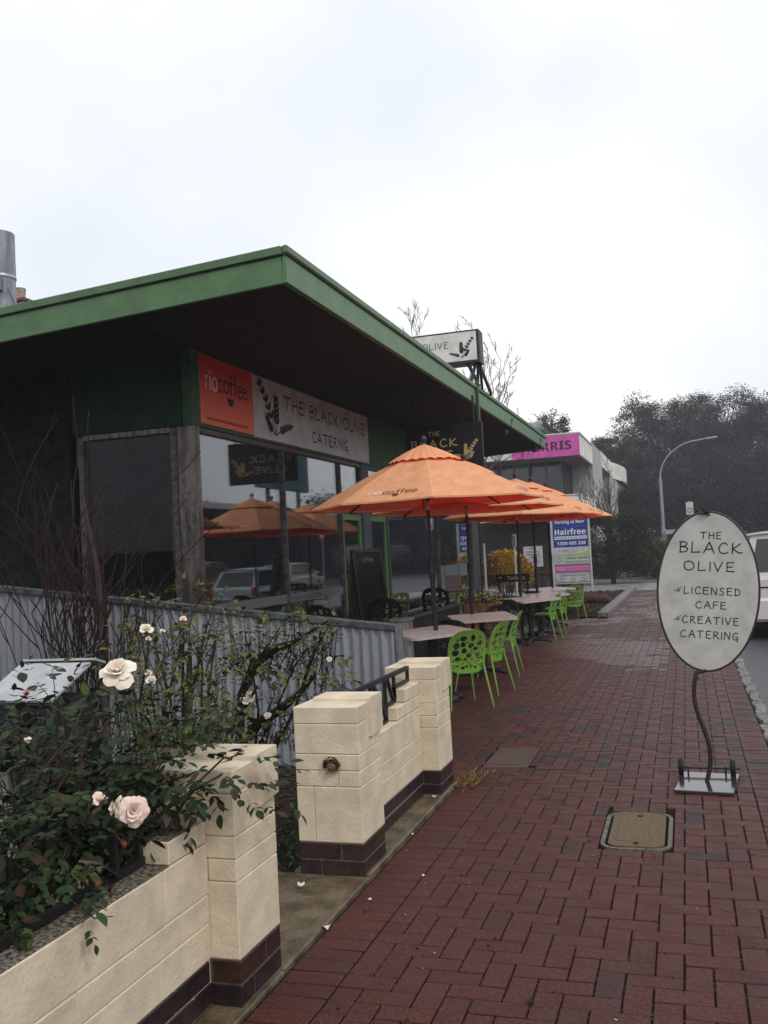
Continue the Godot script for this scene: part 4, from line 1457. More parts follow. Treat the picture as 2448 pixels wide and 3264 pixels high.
	# low wall along the terrace with its white end post
	var lw := thing("terrace_wall", "low dark timber wall along the terrace with a white capped end post", "wall", V(-3.24, 0, -10.7))
	put("end_post", M.new().cb(V(-0.1, 0, -0.11), V(0.1, 0.8, 0.11), 0.006), mat("white_timber", Color(0.42, 0.42, 0.44), 0.6, 0.4, "blotch", 1.5), lw)
	put("post_cap", M.new().cb(V(-0.12, 0.8, -0.13), V(0.12, 0.835, 0.13), 0.006), mat("white_timber", Color(0.42, 0.42, 0.44)), lw)
	var lwm := mat("wall_board", Color(0.03, 0.03, 0.03), 0.7, 0.35, "streak", 1.5, 0.3)
	for k in 14:
		put("board", M.new().cb(V(-0.02, 0.02, -0.115 - 0.2 * (k + 1) + 0.006), V(0.02, 0.79, -0.115 - 0.2 * k), 0.004), lwm, lw)
	put("rail_cap", M.new().cb(V(-0.05, 0.79, -2.95), V(0.05, 0.825, -0.132), 0.005), mat("rail_cap", Color(0.06, 0.06, 0.063), 0.5, 0.4, "soft", 1.5), lw)
	put("bollard_post", M.new().cb(V(-0.04, 0, 0.75), V(0.04, 0.88, 0.83), 0.006), mat("post_black", Color(0.02, 0.02, 0.022), 0.6, 0.4), lw)
	# chalkboard leaning by the door
	var ab := thing("chalkboard", "tall dark framed chalkboard with green chalk writing standing by the cafe door", "sign", V(-4.3, 0.272, -13.0), 1.0)
	ab.scale = Vector3(0.85, 0.95, 0.85)
	var wood := mat("board_frame", Color(0.04, 0.02, 0.018), 0.55, 0.4, "streak", 2.0)
	var tilt := Basis(V(1, 0, 0), -0.16)
	var panel := put("board", M.new().bx(Transform3D(tilt, V(0, 0.74, -0.11)), V(0.56, 1.44, 0.03)), mat("chalk_black", Color(0.012, 0.014, 0.016), 0.75, 0.3, "soft", 1.5), ab)
	for s in [[-0.3, 0.74, 0.05, 1.5], [0.3, 0.74, 0.05, 1.5], [0, 1.47, 0.65, 0.06], [0, 0.02, 0.65, 0.06]]:
		put("frame", M.new().bx(Transform3D(tilt, V(s[0], 0, 0) + tilt * V(0, s[1] - 0.74, 0.004) + V(0, 0.74, -0.11)), V(s[2], s[3], 0.045)), wood, ab)
	put("back_frame", M.new().bx(Transform3D(Basis(V(1, 0, 0), 0.16), V(0, 0.74, -0.36)), V(0.62, 1.48, 0.03)), mat("tan_side", Color(0.2, 0.13, 0.08), 0.7, 0.3, "streak", 1.5), ab)
	var x := Transform3D(tilt, V(0, 0.74, -0.11) + tilt * V(0, 0, 0.0175))
	var cw := M.new()
	strokes(cw, "Coffee".to_lower(), x.translated_local(V(0, 0.56, 0)), 0.07, 0.009, 0.12)
	put("chalk_writing", cw, mat("chalk_white", Color(0.16, 0.13, 0.14), 0.9, 0.1), panel)
	var cg := M.new()
	for r in 9:
		var pts := []
		var n := rng.randi_range(26, 34)
		for k in n:
			pts.append(Vector2(-0.22 + 0.44 * k / n, 0.42 - r * 0.062 + rng.randf_range(-0.014, 0.018)))
		ribbon(cg, pts, x, 0.005)
	put("chalk_writing", cg, mat("chalk_green", Color(0.07, 0.11, 0.05), 0.9, 0.1), panel)
	# little pink A-frame on the terrace
	var pk := thing("pink_sign", "small pink and white folding sign in a pale frame near the far windows", "sign", V(-4.15, 0.272, -17.1), 0.1)
	var fr := M.new()
	fr.tube([V(-0.13, 0.0, 0.1), V(-0.13, 1.02, 0.0), V(-0.1, 1.07, 0.0), V(0.1, 1.07, 0.0), V(0.13, 1.02, 0.0), V(0.13, 0.0, 0.1)], [0.014], 8)
	put("frame", fr, mat("pale_frame", Color(0.4, 0.38, 0.4), 0.5, 0.4), pk)
	put("panel", M.new().bx(Transform3D(Basis(V(1, 0, 0), -0.097), V(0, 0.66, 0.038)), V(0.235, 0.42, 0.012)), mat("pink_panel", Color(0.5, 0.36, 0.38), 0.6, 0.35, "soft", 3.0), pk)
	# wooden planter with yellow flowers
	var pb := thing("planter_box", "brown timber planter box with yellow flowers between tables and terrace", "planter", V(-3.02, 0, -14.2), 0.25)
	var bw := mat("planter_wood", Color(0.27, 0.105, 0.05), 0.6, 0.4, "streak", 1.6, 0.3)
	for s in 4:
		for k in 5:
			var m := M.new()
			m.cbox(Transform3D(Basis(V(0, 1, 0), PI / 2 * s), V(0, 0.09 + 0.155 * k, 0) + Basis(V(0, 1, 0), PI / 2 * s) * V(0, 0, 0.24 + 0.008 * k)), V(0.5 + 0.016 * k, 0.148, 0.022), 0.004)
			put("plank", m, bw, pb)
	put("soil", M.new().box(V(-0.23, 0.6, -0.23), V(0.23, 0.74, 0.23)), mat("soil", Color(0.035, 0.027, 0.022)), pb)
	var fm := M.new()
	fm.use_col = true
	for k in 900:
		var p := V(rng.randf_range(-0.32, 0.32), 0.76 + rng.randf_range(0, 0.2), rng.randf_range(-0.32, 0.32))
		var yellow := rng.randf() < 0.3
		fm.col = (Color(0.55, 0.33, 0.02) if yellow else Color(0.04, 0.085, 0.025)) * rng.randf_range(0.5, 1.2)
		leaf3(fm, p, V(rng.randf_range(-1, 1), rng.randf_range(-0.3, 1), rng.randf_range(-1, 1)), rng.randf_range(0.03, 0.07) if not yellow else 0.03, 0.4 if not yellow else 0.9)
	put("flowers", fm, vmat("leaf_mix", 0.6, 0.35, Color(0.3, 0.3, 0.3)), pb).set_meta("kind", "stuff")
	# dark sign that points to the toilets
	var ts := thing("toilet_sign", "black sign with a white arrow and Toilets in front of the yellow bush", "sign", V(-3.0, 0, -16.95), 0.0)
	put("board", M.new().cb(V(-0.32, 0.98, -0.02), V(0.3, 1.12, 0.02), 0.004), mat("sign_black", Color(0.015, 0.014, 0.016), 0.6, 0.4), ts)
	for xx in [-0.27, 0.25]:
		put("leg", M.new().cb(V(xx - 0.015, 0, -0.05), V(xx + 0.015, 1.0, -0.022), 0.002), mat("sign_black", Color(0.015, 0.014, 0.016)), ts)
	var tw := M.new()
	strokes(tw, "-", X(V(-0.22, 1.035, 0.0215), V(1, 0, 0), V(0, 1, 0)), 0.1, 0.014, 0.2, 1.0)
	put("arrow", tw, mat("chalk_white2", Color(0.55, 0.54, 0.53), 0.8, 0.2), ts)
	words("lettering", "Toilets", true, 0.32, 0.075, X(V(0.06, 1.052, 0.0215), V(1, 0, 0), V(0, 1, 0)), mat("chalk_white2", Color(0.55, 0.54, 0.53)), ts)

# a small folded leaf: two triangles pairs along d
func leaf3(m: M, p: Vector3, d: Vector3, ln: float, wd := 0.45) -> void:
	d = d.normalized()
	var s := d.cross(V(0.2, 1, 0.1)).normalized()
	if s.length() < 0.5:
		s = V(1, 0, 0)
	var up := s.cross(d).normalized()
	var a := p
	var t := p + d * ln - up * ln * 0.12
	var l := p + d * ln * 0.45 + s * ln * wd * 0.5 + up * ln * 0.08
	var r := p + d * ln * 0.45 - s * ln * wd * 0.5 + up * ln * 0.08
	m.t(a, r, t)
	m.t(a, t, l)

# ---------------------------------------------------------------- office building beyond the shop
func neighbour() -> void:
	var white := mat("render_white", Color(0.78, 0.765, 0.71), 0.75, 0.3, "soft", 0.25, 0.1)
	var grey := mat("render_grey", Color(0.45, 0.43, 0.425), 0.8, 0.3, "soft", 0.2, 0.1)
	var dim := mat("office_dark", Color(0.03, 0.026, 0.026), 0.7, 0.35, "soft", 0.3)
	var gl := mat("office_glass", Color(0.012, 0.014, 0.017), 0.08, 0.6)
	var b := thing("office_building", "pale two storey office building with a pink sign band and deep balconies", "building")
	var x := -4.45
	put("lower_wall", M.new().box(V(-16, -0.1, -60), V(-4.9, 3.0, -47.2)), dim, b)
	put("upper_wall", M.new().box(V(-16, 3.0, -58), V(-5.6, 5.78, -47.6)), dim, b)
	# roof canopy with its white edge
	put("canopy", M.new().cb(V(-16, 5.78, -51.5), V(x, 6.8, -45.0), 0.02), white, b)
	put("soffit", M.new().box(V(-15.9, 5.765, -51.4), V(x - 0.1, 5.779, -45.1)), mat("soffit_grey", Color(0.2, 0.19, 0.19), 0.8, 0.3), b)
	put("coping", M.new().cb(V(-16, 6.803, -51.6), V(x + 0.05, 6.87, -44.95), 0.01), mat("coping", Color(0.62, 0.6, 0.56), 0.7, 0.3), b)
	# recessed upper windows
	for k in 4:
		var xx := -5.65 - 1.6 * k
		var w := put("window", M.new().cb(V(xx - 1.5, 3.1, -47.58), V(xx, 5.7, -47.5), 0.01), gl, b)
		put("mullion", M.new().cb(V(xx - 0.06, 3.05, -47.52), V(xx + 0.02, 5.75, -47.42), 0.008), mat("mullion_grey", Color(0.16, 0.155, 0.16), 0.6, 0.4), w)
		put("mullion", M.new().cb(V(xx - 0.8, 3.05, -47.52), V(xx - 0.74, 5.75, -47.44), 0.008), mat("mullion_grey", Color(0.16, 0.155, 0.16)), w)
	# balcony band at first floor
	put("balcony", M.new().cb(V(-9.5, 2.95, -45.3), V(x, 3.9, -45.06), 0.015), white, b)
	put("balcony_side", M.new().cb(V(x - 0.22, 2.95, -51.5), V(x, 3.9, -45.31), 0.015), white, b)
	put("balcony_cap", M.new().cb(V(-9.5, 3.903, -45.34), V(x + 0.03, 3.96, -45.02), 0.01), mat("coping", Color(0.62, 0.6, 0.56)), b)
	put("balcony_floor", M.new().box(V(-9.5, 2.85, -47.5), V(x - 0.01, 2.948, -45.07)), grey, b)
	# street front: piers, recesses and the bowed balcony
	put("pier", M.new().cb(V(-5.6, 0, -57.4), V(x, 7.0, -51.53), 0.02), grey, b)
	put("parapet", M.new().cb(V(-5.6, 6.1, -65.0), V(x, 7.05, -57.42), 0.02), white, b)
	put("recess_wall", M.new().box(V(-6.2, 0, -64), V(-5.62, 6.05, -57.5)), dim, b)
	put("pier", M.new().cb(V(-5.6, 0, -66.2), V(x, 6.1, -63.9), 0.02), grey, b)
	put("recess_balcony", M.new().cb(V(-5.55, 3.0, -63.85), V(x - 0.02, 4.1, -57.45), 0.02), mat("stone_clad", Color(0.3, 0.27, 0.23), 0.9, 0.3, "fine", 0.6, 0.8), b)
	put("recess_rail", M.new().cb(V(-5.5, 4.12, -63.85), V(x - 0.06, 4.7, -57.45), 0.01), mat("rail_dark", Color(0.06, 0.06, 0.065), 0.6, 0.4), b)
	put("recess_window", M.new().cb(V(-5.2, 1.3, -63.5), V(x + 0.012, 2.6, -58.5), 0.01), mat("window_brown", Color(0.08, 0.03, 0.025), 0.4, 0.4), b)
	var bow := M.new()
	bow.grid(func(a, c): return V(x - 1.0 + 2.3 * sin(PI * (0.18 + 0.5 * a)) * 1.0 - 0.9, 6.05 + 1.15 * c, -64.9 - 15.5 * a), 14, 1)
	put("bowed_fascia", bow, white, b)
	var bs := M.new()
	bs.grid(func(a, c): return V(lerpf(-6, x - 1.9 + 2.3 * sin(PI * (0.18 + 0.5 * a)), c), 6.06, -64.9 - 15.5 * a), 14, 1)
	put("bowed_soffit", bs, mat("soffit_grey", Color(0.2, 0.19, 0.19)), b)
	put("pier", M.new().cb(V(-5.6, 0, -74), V(x, 6.0, -68.5), 0.02), grey, b)
	put("parapet", M.new().cb(V(-5.6, 5.2, -80), V(x, 6.0, -74.03), 0.02), white, b)
	put("recess_wall", M.new().box(V(-6.2, 0, -80), V(-5.62, 5.18, -74.05)), dim, b)
	put("pier", M.new().cb(V(-5.6, 0, -82), V(x, 5.9, -80.02), 0.02), grey, b)
	put("recess_balcony", M.new().cb(V(-5.55, 2.6, -79.95), V(x - 0.02, 3.6, -74.05), 0.02), mat("stone_clad", Color(0.3, 0.27, 0.23)), b)
	# tiled hip roof behind the parapet, in corrugated sheets
	var rf := M.new()
	rf.grid(func(a, c):
		var xx: float = lerpf(-16, -5.2, a)
		var top: float = lerpf(-16, -6.9, a)
		return V(lerpf(xx, top, c), lerpf(6.85, 8.25, c) + 0.06 * absf(sin(xx * 7.0)), lerpf(-46.5, -51, c)), 200, 1)
	rf.grid(func(a, c): return V(lerpf(-5.2, -6.9, c), lerpf(6.85, 8.25, c), lerpf(-46.5, -60, a)), 1, 1)
	put("metal_roof", rf, mat("roof_grey", Color(0.17, 0.18, 0.18), 0.5, 0.5, "soft", 0.3), b)
	# pink band with its name
	var s := thing("pink_sign_band", "bright pink sign band with bold dark letters on the office roof edge", "sign", V(-6.05, 6.27, -44.98))
	put("board", M.new().cb(V(-1.62, -0.5, -0.02), V(1.6, 0.5, 0.03), 0.01), mat("hot_pink", Color(0.62, 0.1, 0.42), 0.55, 0.4, "soft", 0.4), s)
	words("lettering", "HARRIS", true, 2.35, 0.42, X(V(0.05, 0.02, 0.034), V(1, 0, 0), V(0, 1, 0)), mat("plum_print", Color(0.05, 0.012, 0.035), 0.6, 0.3), s)

# ---------------------------------------------------------------- trees
func crown(seed_: int, w: float, h: float, clumps: int, leaves: int, size: float, cols: Array, low := 0.35, limbs: M = null, base := 0.0, clump_r := 0.27) -> M:
	var r := RandomNumberGenerator.new()
	r.seed = seed_
	var m := M.new()
	m.use_col = true
	for k in clumps:
		# clump centres fill an uneven dome
		var an := r.randf() * TAU
		var el := r.randf()
		var rad := sqrt(r.randf()) * 0.5 + 0.5
		if r.randf() < 0.35:
			rad *= 0.6
		var cy := lerpf(low, 1.0, el)
		var ring := sqrt(maxf(0.0, 1.0 - pow((cy - 0.55) / 0.5, 2) * 0.8))
		var c := V(cos(an) * w * rad * ring, h * cy * (0.9 + 0.1 * rad), sin(an) * w * rad * ring)
		var cr := w * clump_r * r.randf_range(0.7, 1.25)
		if limbs and r.randf() < 0.4:
			var st := V(0, lerpf(base, c.y * 0.7, 0.6), 0)
			limbs.tube([st, st.lerp(c, 0.45) + V(0, h * 0.03, 0), c], [w * 0.022, w * 0.012, w * 0.004], 5, false)
		var tone: Color = cols[r.randi() % cols.size()] * r.randf_range(0.75, 1.3)
		for j in leaves:
			var o := V(r.randfn(), r.randfn() * 0.6, r.randfn())
			o = o.limit_length(2.0) * cr * 0.55
			var d := V(r.randf_range(-1, 1), r.randf_range(-0.6, 0.5), r.randf_range(-1, 1))
			m.col = tone * r.randf_range(0.82, 1.2)
			leaf3(m, c + o, d, size * r.randf_range(0.6, 1.3), 0.42)
	return m

func far_trees() -> void:
	var leafm := vmat("far_leaf", 0.75, 0.25, Color(0.25, 0.25, 0.25))
	var bark := mat("gum_bark", Color(0.07, 0.058, 0.052), 0.85, 0.3, "streak", 0.6, 0.3)
	var greys := [Color(0.064, 0.07, 0.05), Color(0.076, 0.072, 0.052), Color(0.09, 0.07, 0.056), Color(0.05, 0.058, 0.044)]
	var ts := [[-5.2, -84, 11.2, 3.6, "grey green gum tree at the left end of the far trees, beside the office"], [-1.2, -88, 14.6, 5.2, "tall gum tree whose crown rises behind the street lamp"], [3.4, -93, 15.2, 5.6, "tallest rounded gum tree above the oval sign"], [8.6, -88, 14.2, 5.4, "broad gum tree at the right edge of the view"], [14, -94, 14, 6, "gum tree farthest to the right, partly out of view"], [1.0, -104, 15.5, 6, "gum tree standing farther back between the tall crowns"], [-7.5, -100, 10.5, 5, "low gum tree behind the end of the office building"], [8.0, -108, 14.5, 6.5, "gum tree behind the broad right hand crown"]]
	for k in ts.size():
		var a: Array = ts[k]
		var t := thing("gum_tree", a[4], "tree", V(a[0], -0.15, a[1]), 0.0, "tall gum trees at the end of the street")
		var limbs := M.new()
		var h: float = a[2]
		limbs.tube([V(0, -0.2, 0), V(0.2, h * 0.3, 0.1), V(-0.1, h * 0.6, 0), V(0.1, h * 0.85, 0)], [0.4, 0.3, 0.2, 0.06], 8)
		var c := crown(100 + k, a[3], h * 0.98, 190, 210, 0.26, greys, 0.25, limbs, h * 0.2, 0.17)
		put("trunk", limbs, bark, t)
		put("crown", c, leafm, t)
	# undergrowth in front of the gums
	var us := [[-4.6, -72, 5.5, 2.6, "dark shrub below the gums next to the office"], [-1.0, -74, 6.5, 3.2, "dark rounded shrub behind the street lamp"], [3.2, -76, 6.0, 3.4, "dense dark shrub low behind the oval sign"], [7.5, -74, 6.5, 3.6, "dark shrub at the right behind the white car"], [12, -78, 6.5, 4.0, "dark shrub at the far right under the gums"], [0.8, -82, 8.5, 3.5, "tall dark shrub between two gum trunks"], [5.6, -83, 8.5, 4.0, "tall dark shrub under the broad gum"], [-3.2, -80, 7.5, 3.2, "tall dark shrub under the leftmost gums"], [10.5, -84, 8.5, 4.2, "tall dark shrub at the right under the gums"]]
	for k in us.size():
		var a: Array = us[k]
		var t := thing("shrub", a[4], "shrub", V(a[0], -0.15, a[1]), 0.0, "dark shrubs under the gum trees")
		var limbs := M.new()
		limbs.tube([V(0, -0.2, 0), V(0.1, a[2] * 0.7, 0)], [0.16, 0.05], 6)
		put("foliage", crown(200 + k, a[3], a[2], 60, 220, 0.24, [Color(0.026, 0.029, 0.024), Color(0.034, 0.031, 0.026), Color(0.04, 0.031, 0.028)], 0.02, limbs, 0.2, 0.34), leafm, t)
		put("stem", limbs, bark, t)
	# small tree beside the driveway, twiggy on top
	var st := thing("small_tree", "small dark olive tree with bare upper twigs beside the tenants board", "tree", V(-2.75, 0, -37.6))
	var lm := M.new()
	lm.tube([V(0, 0, 0), V(0.05, 0.6, 0), V(-0.05, 1.5, 0)], [0.1, 0.08, 0.05], 8)
	var fo := crown(301, 1.5, 2.75, 80, 230, 0.1, [Color(0.03, 0.04, 0.026), Color(0.042, 0.047, 0.028), Color(0.028, 0.036, 0.028)], 0.18, lm, 0.5, 0.3)
	var r := RandomNumberGenerator.new()
	r.seed = 5
	for k in 16:
		twig(lm, V(0, 1.6, 0), V(r.randf_range(-0.9, 0.9), 1.0, r.randf_range(-0.6, 0.6)), r.randf_range(1.6, 2.4), 0.022, 3, r)
	put("trunk", lm, bark, st)
	put("crown", fo, leafm, st)
	for a in [[-1.25, -41, 1.5, 0.9, "yellow green bush beside the far footpath left of the oval sign"], [-1.9, -44, 1.7, 1.0, "olive bush behind the small tree by the office"], [-3.6, -43.5, 1.6, 1.1, "low dark bush at the foot of the office wall"]]:
		var bt := thing("bush", a[4], "bush", V(a[0], 0, a[1]), 0.0, "bushes beyond the driveway")
		put("foliage", crown(330 + int(a[1]), a[3], a[2], 36, 130, 0.13, [Color(0.1, 0.095, 0.025), Color(0.07, 0.075, 0.025)] if a[0] > -2.5 else [Color(0.03, 0.05, 0.025)], 0.0, null, 0, 0.4), leafm, bt)
	# pine behind the office roof
	var pt := thing("pine_tree", "spiky pine top with cone clusters behind the grey office roof", "tree", V(-8.6, 0, -68))
	var pm := M.new()
	pm.tube([V(0, 0, 0), V(0, 10.6, 0)], [0.35, 0.08], 8)
	var pc := M.new()
	pc.use_col = true
	for k in 60:
		var y := r.randf_range(7.6, 10.8)
		var d := V(r.randf_range(-1, 1), r.randf_range(0.1, 0.7), r.randf_range(-1, 1)).normalized()
		var ln := r.randf_range(0.7, 1.0) * (2.6 - (y - 7.6) * 0.45)
		var p := V(0, y - 0.5, 0) + d * ln
		pm.tube([V(0, y - 0.5, 0), p], [0.035, 0.02], 4, false)
		for j in 46:
			pc.col = (Color(0.05, 0.045, 0.04) if r.randf() < 0.7 else Color(0.1, 0.055, 0.04)) * r.randf_range(0.6, 1.4)
			leaf3(pc, p + V(r.randfn(), r.randfn() * 1.2, r.randfn()) * 0.13, V(r.randf_range(-1, 1), r.randf_range(-0.3, 1), r.randf_range(-1, 1)), 0.2, 0.5)
	for k in 1200:
		pc.col = Color(0.04, 0.042, 0.036) * r.randf_range(0.6, 1.4)
		leaf3(pc, V(-0.5 + r.randfn() * 0.5, 9.5 + r.randfn() * 0.5, r.randfn() * 0.5), V(r.randf_range(-1, 1), r.randf_range(-0.3, 1), r.randf_range(-1, 1)), 0.22, 0.5)
	put("trunk", pm, bark, pt)
	put("foliage", pc, leafm, pt)
	# leafless tree behind the shop roof
	var bt2 := thing("bare_tree", "leafless tree spreading thin winter branches behind the green roof", "tree", V(-6.6, 0, -27))
	var bm := M.new()
	bm.tube([V(0, 0, 0), V(0.1, 1.5, 0), V(0, 3.0, 0)], [0.2, 0.16, 0.13], 8)
	r.seed = 43
	for d in [[-0.55, 1.0, 0.1, 5.2], [-0.25, 1.0, -0.3, 5.3], [0.0, 1.0, 0.2, 5.0], [0.25, 1.0, 0.1, 4.6], [0.5, 0.9, 0.0, 4.2], [0.9, 0.75, 0.2, 3.7], [1.0, 0.5, -0.1, 3.4], [1.0, 0.3, 0.3, 3.2], [-0.9, 0.8, 0.3, 4.4], [0.4, 0.85, -0.4, 4.4], [-0.4, 1.0, 0.5, 5.0], [0.1, 1.0, -0.5, 5.0]]:
		twig(bm, V(0, 2.9, 0), V(d[0], d[1], d[2]), d[3] * 0.82, 0.03, 4, r)
	put("branches", bm, mat("bare_bark", Color(0.1, 0.08, 0.07), 0.85, 0.3), bt2)

func twig(m: M, p: Vector3, d: Vector3, ln: float, rad: float, depth: int, r: RandomNumberGenerator) -> void:
	var pts := [p]
	var rs := [rad]
	var n := 6
	d = d.normalized()
	var kids := []
	for k in n:
		d = (d + V(r.randf_range(-0.16, 0.16), r.randf_range(-0.08, 0.14), r.randf_range(-0.16, 0.16))).normalized()
		p += d * ln / n
		pts.append(p)
		rs.append(maxf(rad * (1.0 - 0.72 * (k + 1) / n), 0.0045))
		if depth > 0 and k >= 1 and r.randf() < 0.7:
			kids.append([p, (d + V(r.randf_range(-0.9, 0.9), r.randf_range(-0.1, 0.6), r.randf_range(-0.9, 0.9))).normalized(), ln * r.randf_range(0.28, 0.5), rad * 0.5])
	m.tube(pts, rs, 5 if rad > 0.012 else 4, false)
	for c in kids:
		twig(m, c[0], c[1], c[2], maxf(c[3], 0.006), depth - 1, r)

# ---------------------------------------------------------------- cars
func make_car(label: String, paint: Color, at: Vector3, turn: float, ln := 4.3, wd := 1.72, ht := 1.66, hatch := 0.25) -> Node3D:
	var t := thing("parked_car", label, "car", at, turn, "cars on the road")
	var pm := StandardMaterial3D.new()
	pm.albedo_color = paint.linear_to_srgb()
	pm.roughness = 0.3
	pm.clearcoat_enabled = true
	pm.clearcoat = 0.6
	pm.clearcoat_roughness = 0.1
	var gl := mat("car_glass", Color(0.01, 0.012, 0.015), 0.05, 0.6)
	var rub := mat("car_rubber", Color(0.012, 0.012, 0.013), 0.7, 0.35)
	var h := ln / 2
	var waist := ht * 0.6
	var body := M.new()
	body.grid(func(a, b):
		var an: float = TAU * a
		var cx := signf(cos(an)) * pow(absf(cos(an)), 0.34)
		var cy := signf(sin(an)) * pow(absf(sin(an)), 0.34)
		var e := pow(absf(2 * b - 1), 5.0)
		var z: float = lerpf(-h, h, b)
		var top := waist - (0.16 * smoothstep(-h * 0.35, -h, z))
		var s: float = 1.0 - 0.16 * e
		return V(cx * wd / 2 * s, lerpf(0.3, top, 0.5 + 0.5 * cy * (1 - 0.1 * e)), z), 40, 24)
	var bd := put("body", body, pm, t)
	for z in [-h, h]:
		put("bumper", M.new().cb(V(-wd * 0.43, 0.3, z - 0.06), V(wd * 0.43, waist * 0.66, z + 0.06), 0.05), pm, bd)
	put("tailgate", M.new().cb(V(-wd * 0.42, waist * 0.6, h - 0.1), V(wd * 0.42, waist - 0.03, h + 0.012), 0.03), pm, bd)
	# cabin
	var fz := -h * 0.42
	var rz := h - 0.06
	var cab := M.new()
	var lo := [V(-wd * 0.47, waist - 0.06, fz - 0.35), V(wd * 0.47, waist - 0.06, fz - 0.35), V(wd * 0.47, waist - 0.06, rz), V(-wd * 0.47, waist - 0.06, rz)]
	var hi := [V(-wd * 0.37, ht, fz + 0.45), V(wd * 0.37, ht, fz + 0.45), V(wd * 0.37, ht - 0.02, rz - hatch), V(-wd * 0.37, ht - 0.02, rz - hatch)]
	var mid := V(0, (waist + ht) / 2, 0)
	for k in 4:
		var j := (k + 1) % 4
		cab.qo(lo[k], lo[j], hi[j], hi[k], mid)
	put("cabin", cab, pm, t)
	var roof := M.new()
	roof.grid(func(a, b): return V(lerpf(-wd * 0.385, wd * 0.385, a), ht - 0.03 + 0.075 * pow(sin(PI * a), 0.5) * pow(sin(PI * clampf(b, 0.02, 0.98)), 0.35), lerpf(rz - hatch + 0.05, fz + 0.4, b)), 14, 14)
	put("roof", roof, pm, t)
	for k in 4:
		var j := (k + 1) % 4
		var g := M.new()
		var c: Vector3 = (lo[k] + lo[j] + hi[j] + hi[k]) / 4
		var nn: Vector3 = (lo[j] - lo[k]).cross(hi[k] - lo[k]).normalized()
		if nn.dot(c - mid) < 0:
			nn = -nn
		var p := []
		for u in [[0.07, 0.16], [0.93, 0.16], [0.92, 0.9], [0.08, 0.9]]:
			var q0: Vector3 = lo[k].lerp(lo[j], u[0]).lerp(hi[k].lerp(hi[j], u[0]), u[1])
			p.append(q0 + nn * 0.006)
		g.qo(p[0], p[1], p[2], p[3], c - nn)
		put("rear_window" if k == 2 else ("windscreen" if k == 0 else "side_window"), g, gl, t)
	for sx in [-1, 1]:
		for z in [-h * 0.62, h * 0.6]:
			var x := Transform3D(Basis(V(0, 0, 1), PI / 2), V(sx * (wd / 2 - 0.1), 0.31, z))
			var wh := put("wheel", M.new().lathe([Vector2(0.18, -0.1), Vector2(0.29, -0.1), Vector2(0.32, -0.06), Vector2(0.32, 0.06), Vector2(0.29, 0.1), Vector2(0.18, 0.1)], 20, x), rub, t)
			put("rim", M.new().lathe([Vector2(0.0, -0.085), Vector2(0.19, -0.095), Vector2(0.19, 0.095), Vector2(0.0, 0.085)], 16, x), mat("alloy", Color(0.4, 0.4, 0.42), 0.35, 0.5, "", 1, 0, 0.8), wh)
		put("tail_light", M.new().cb(V(sx * wd * 0.44 - 0.07, waist * 0.72, h - 0.08), V(sx * wd * 0.44 + 0.07, waist + 0.02, h + 0.016), 0.02), mat("tail_red", Color(0.35, 0.012, 0.01), 0.2, 0.5), t)
		put("headlight", M.new().cb(V(sx * wd * 0.36 - 0.16, waist * 0.66, -h - 0.005), V(sx * wd * 0.36 + 0.16, waist * 0.82, -h + 0.2), 0.03), mat("head_clear", Color(0.5, 0.5, 0.52), 0.15, 0.6), t)
		put("mirror", M.new().ball(V(sx * (wd / 2 + 0.06), waist + 0.08, fz - 0.05), V(0.1, 0.07, 0.05)), pm, t)
	put("underside", M.new().box(V(-wd * 0.42, 0.2, -h * 0.95), V(wd * 0.42, 0.34, h * 0.95)), rub, t)
	return t

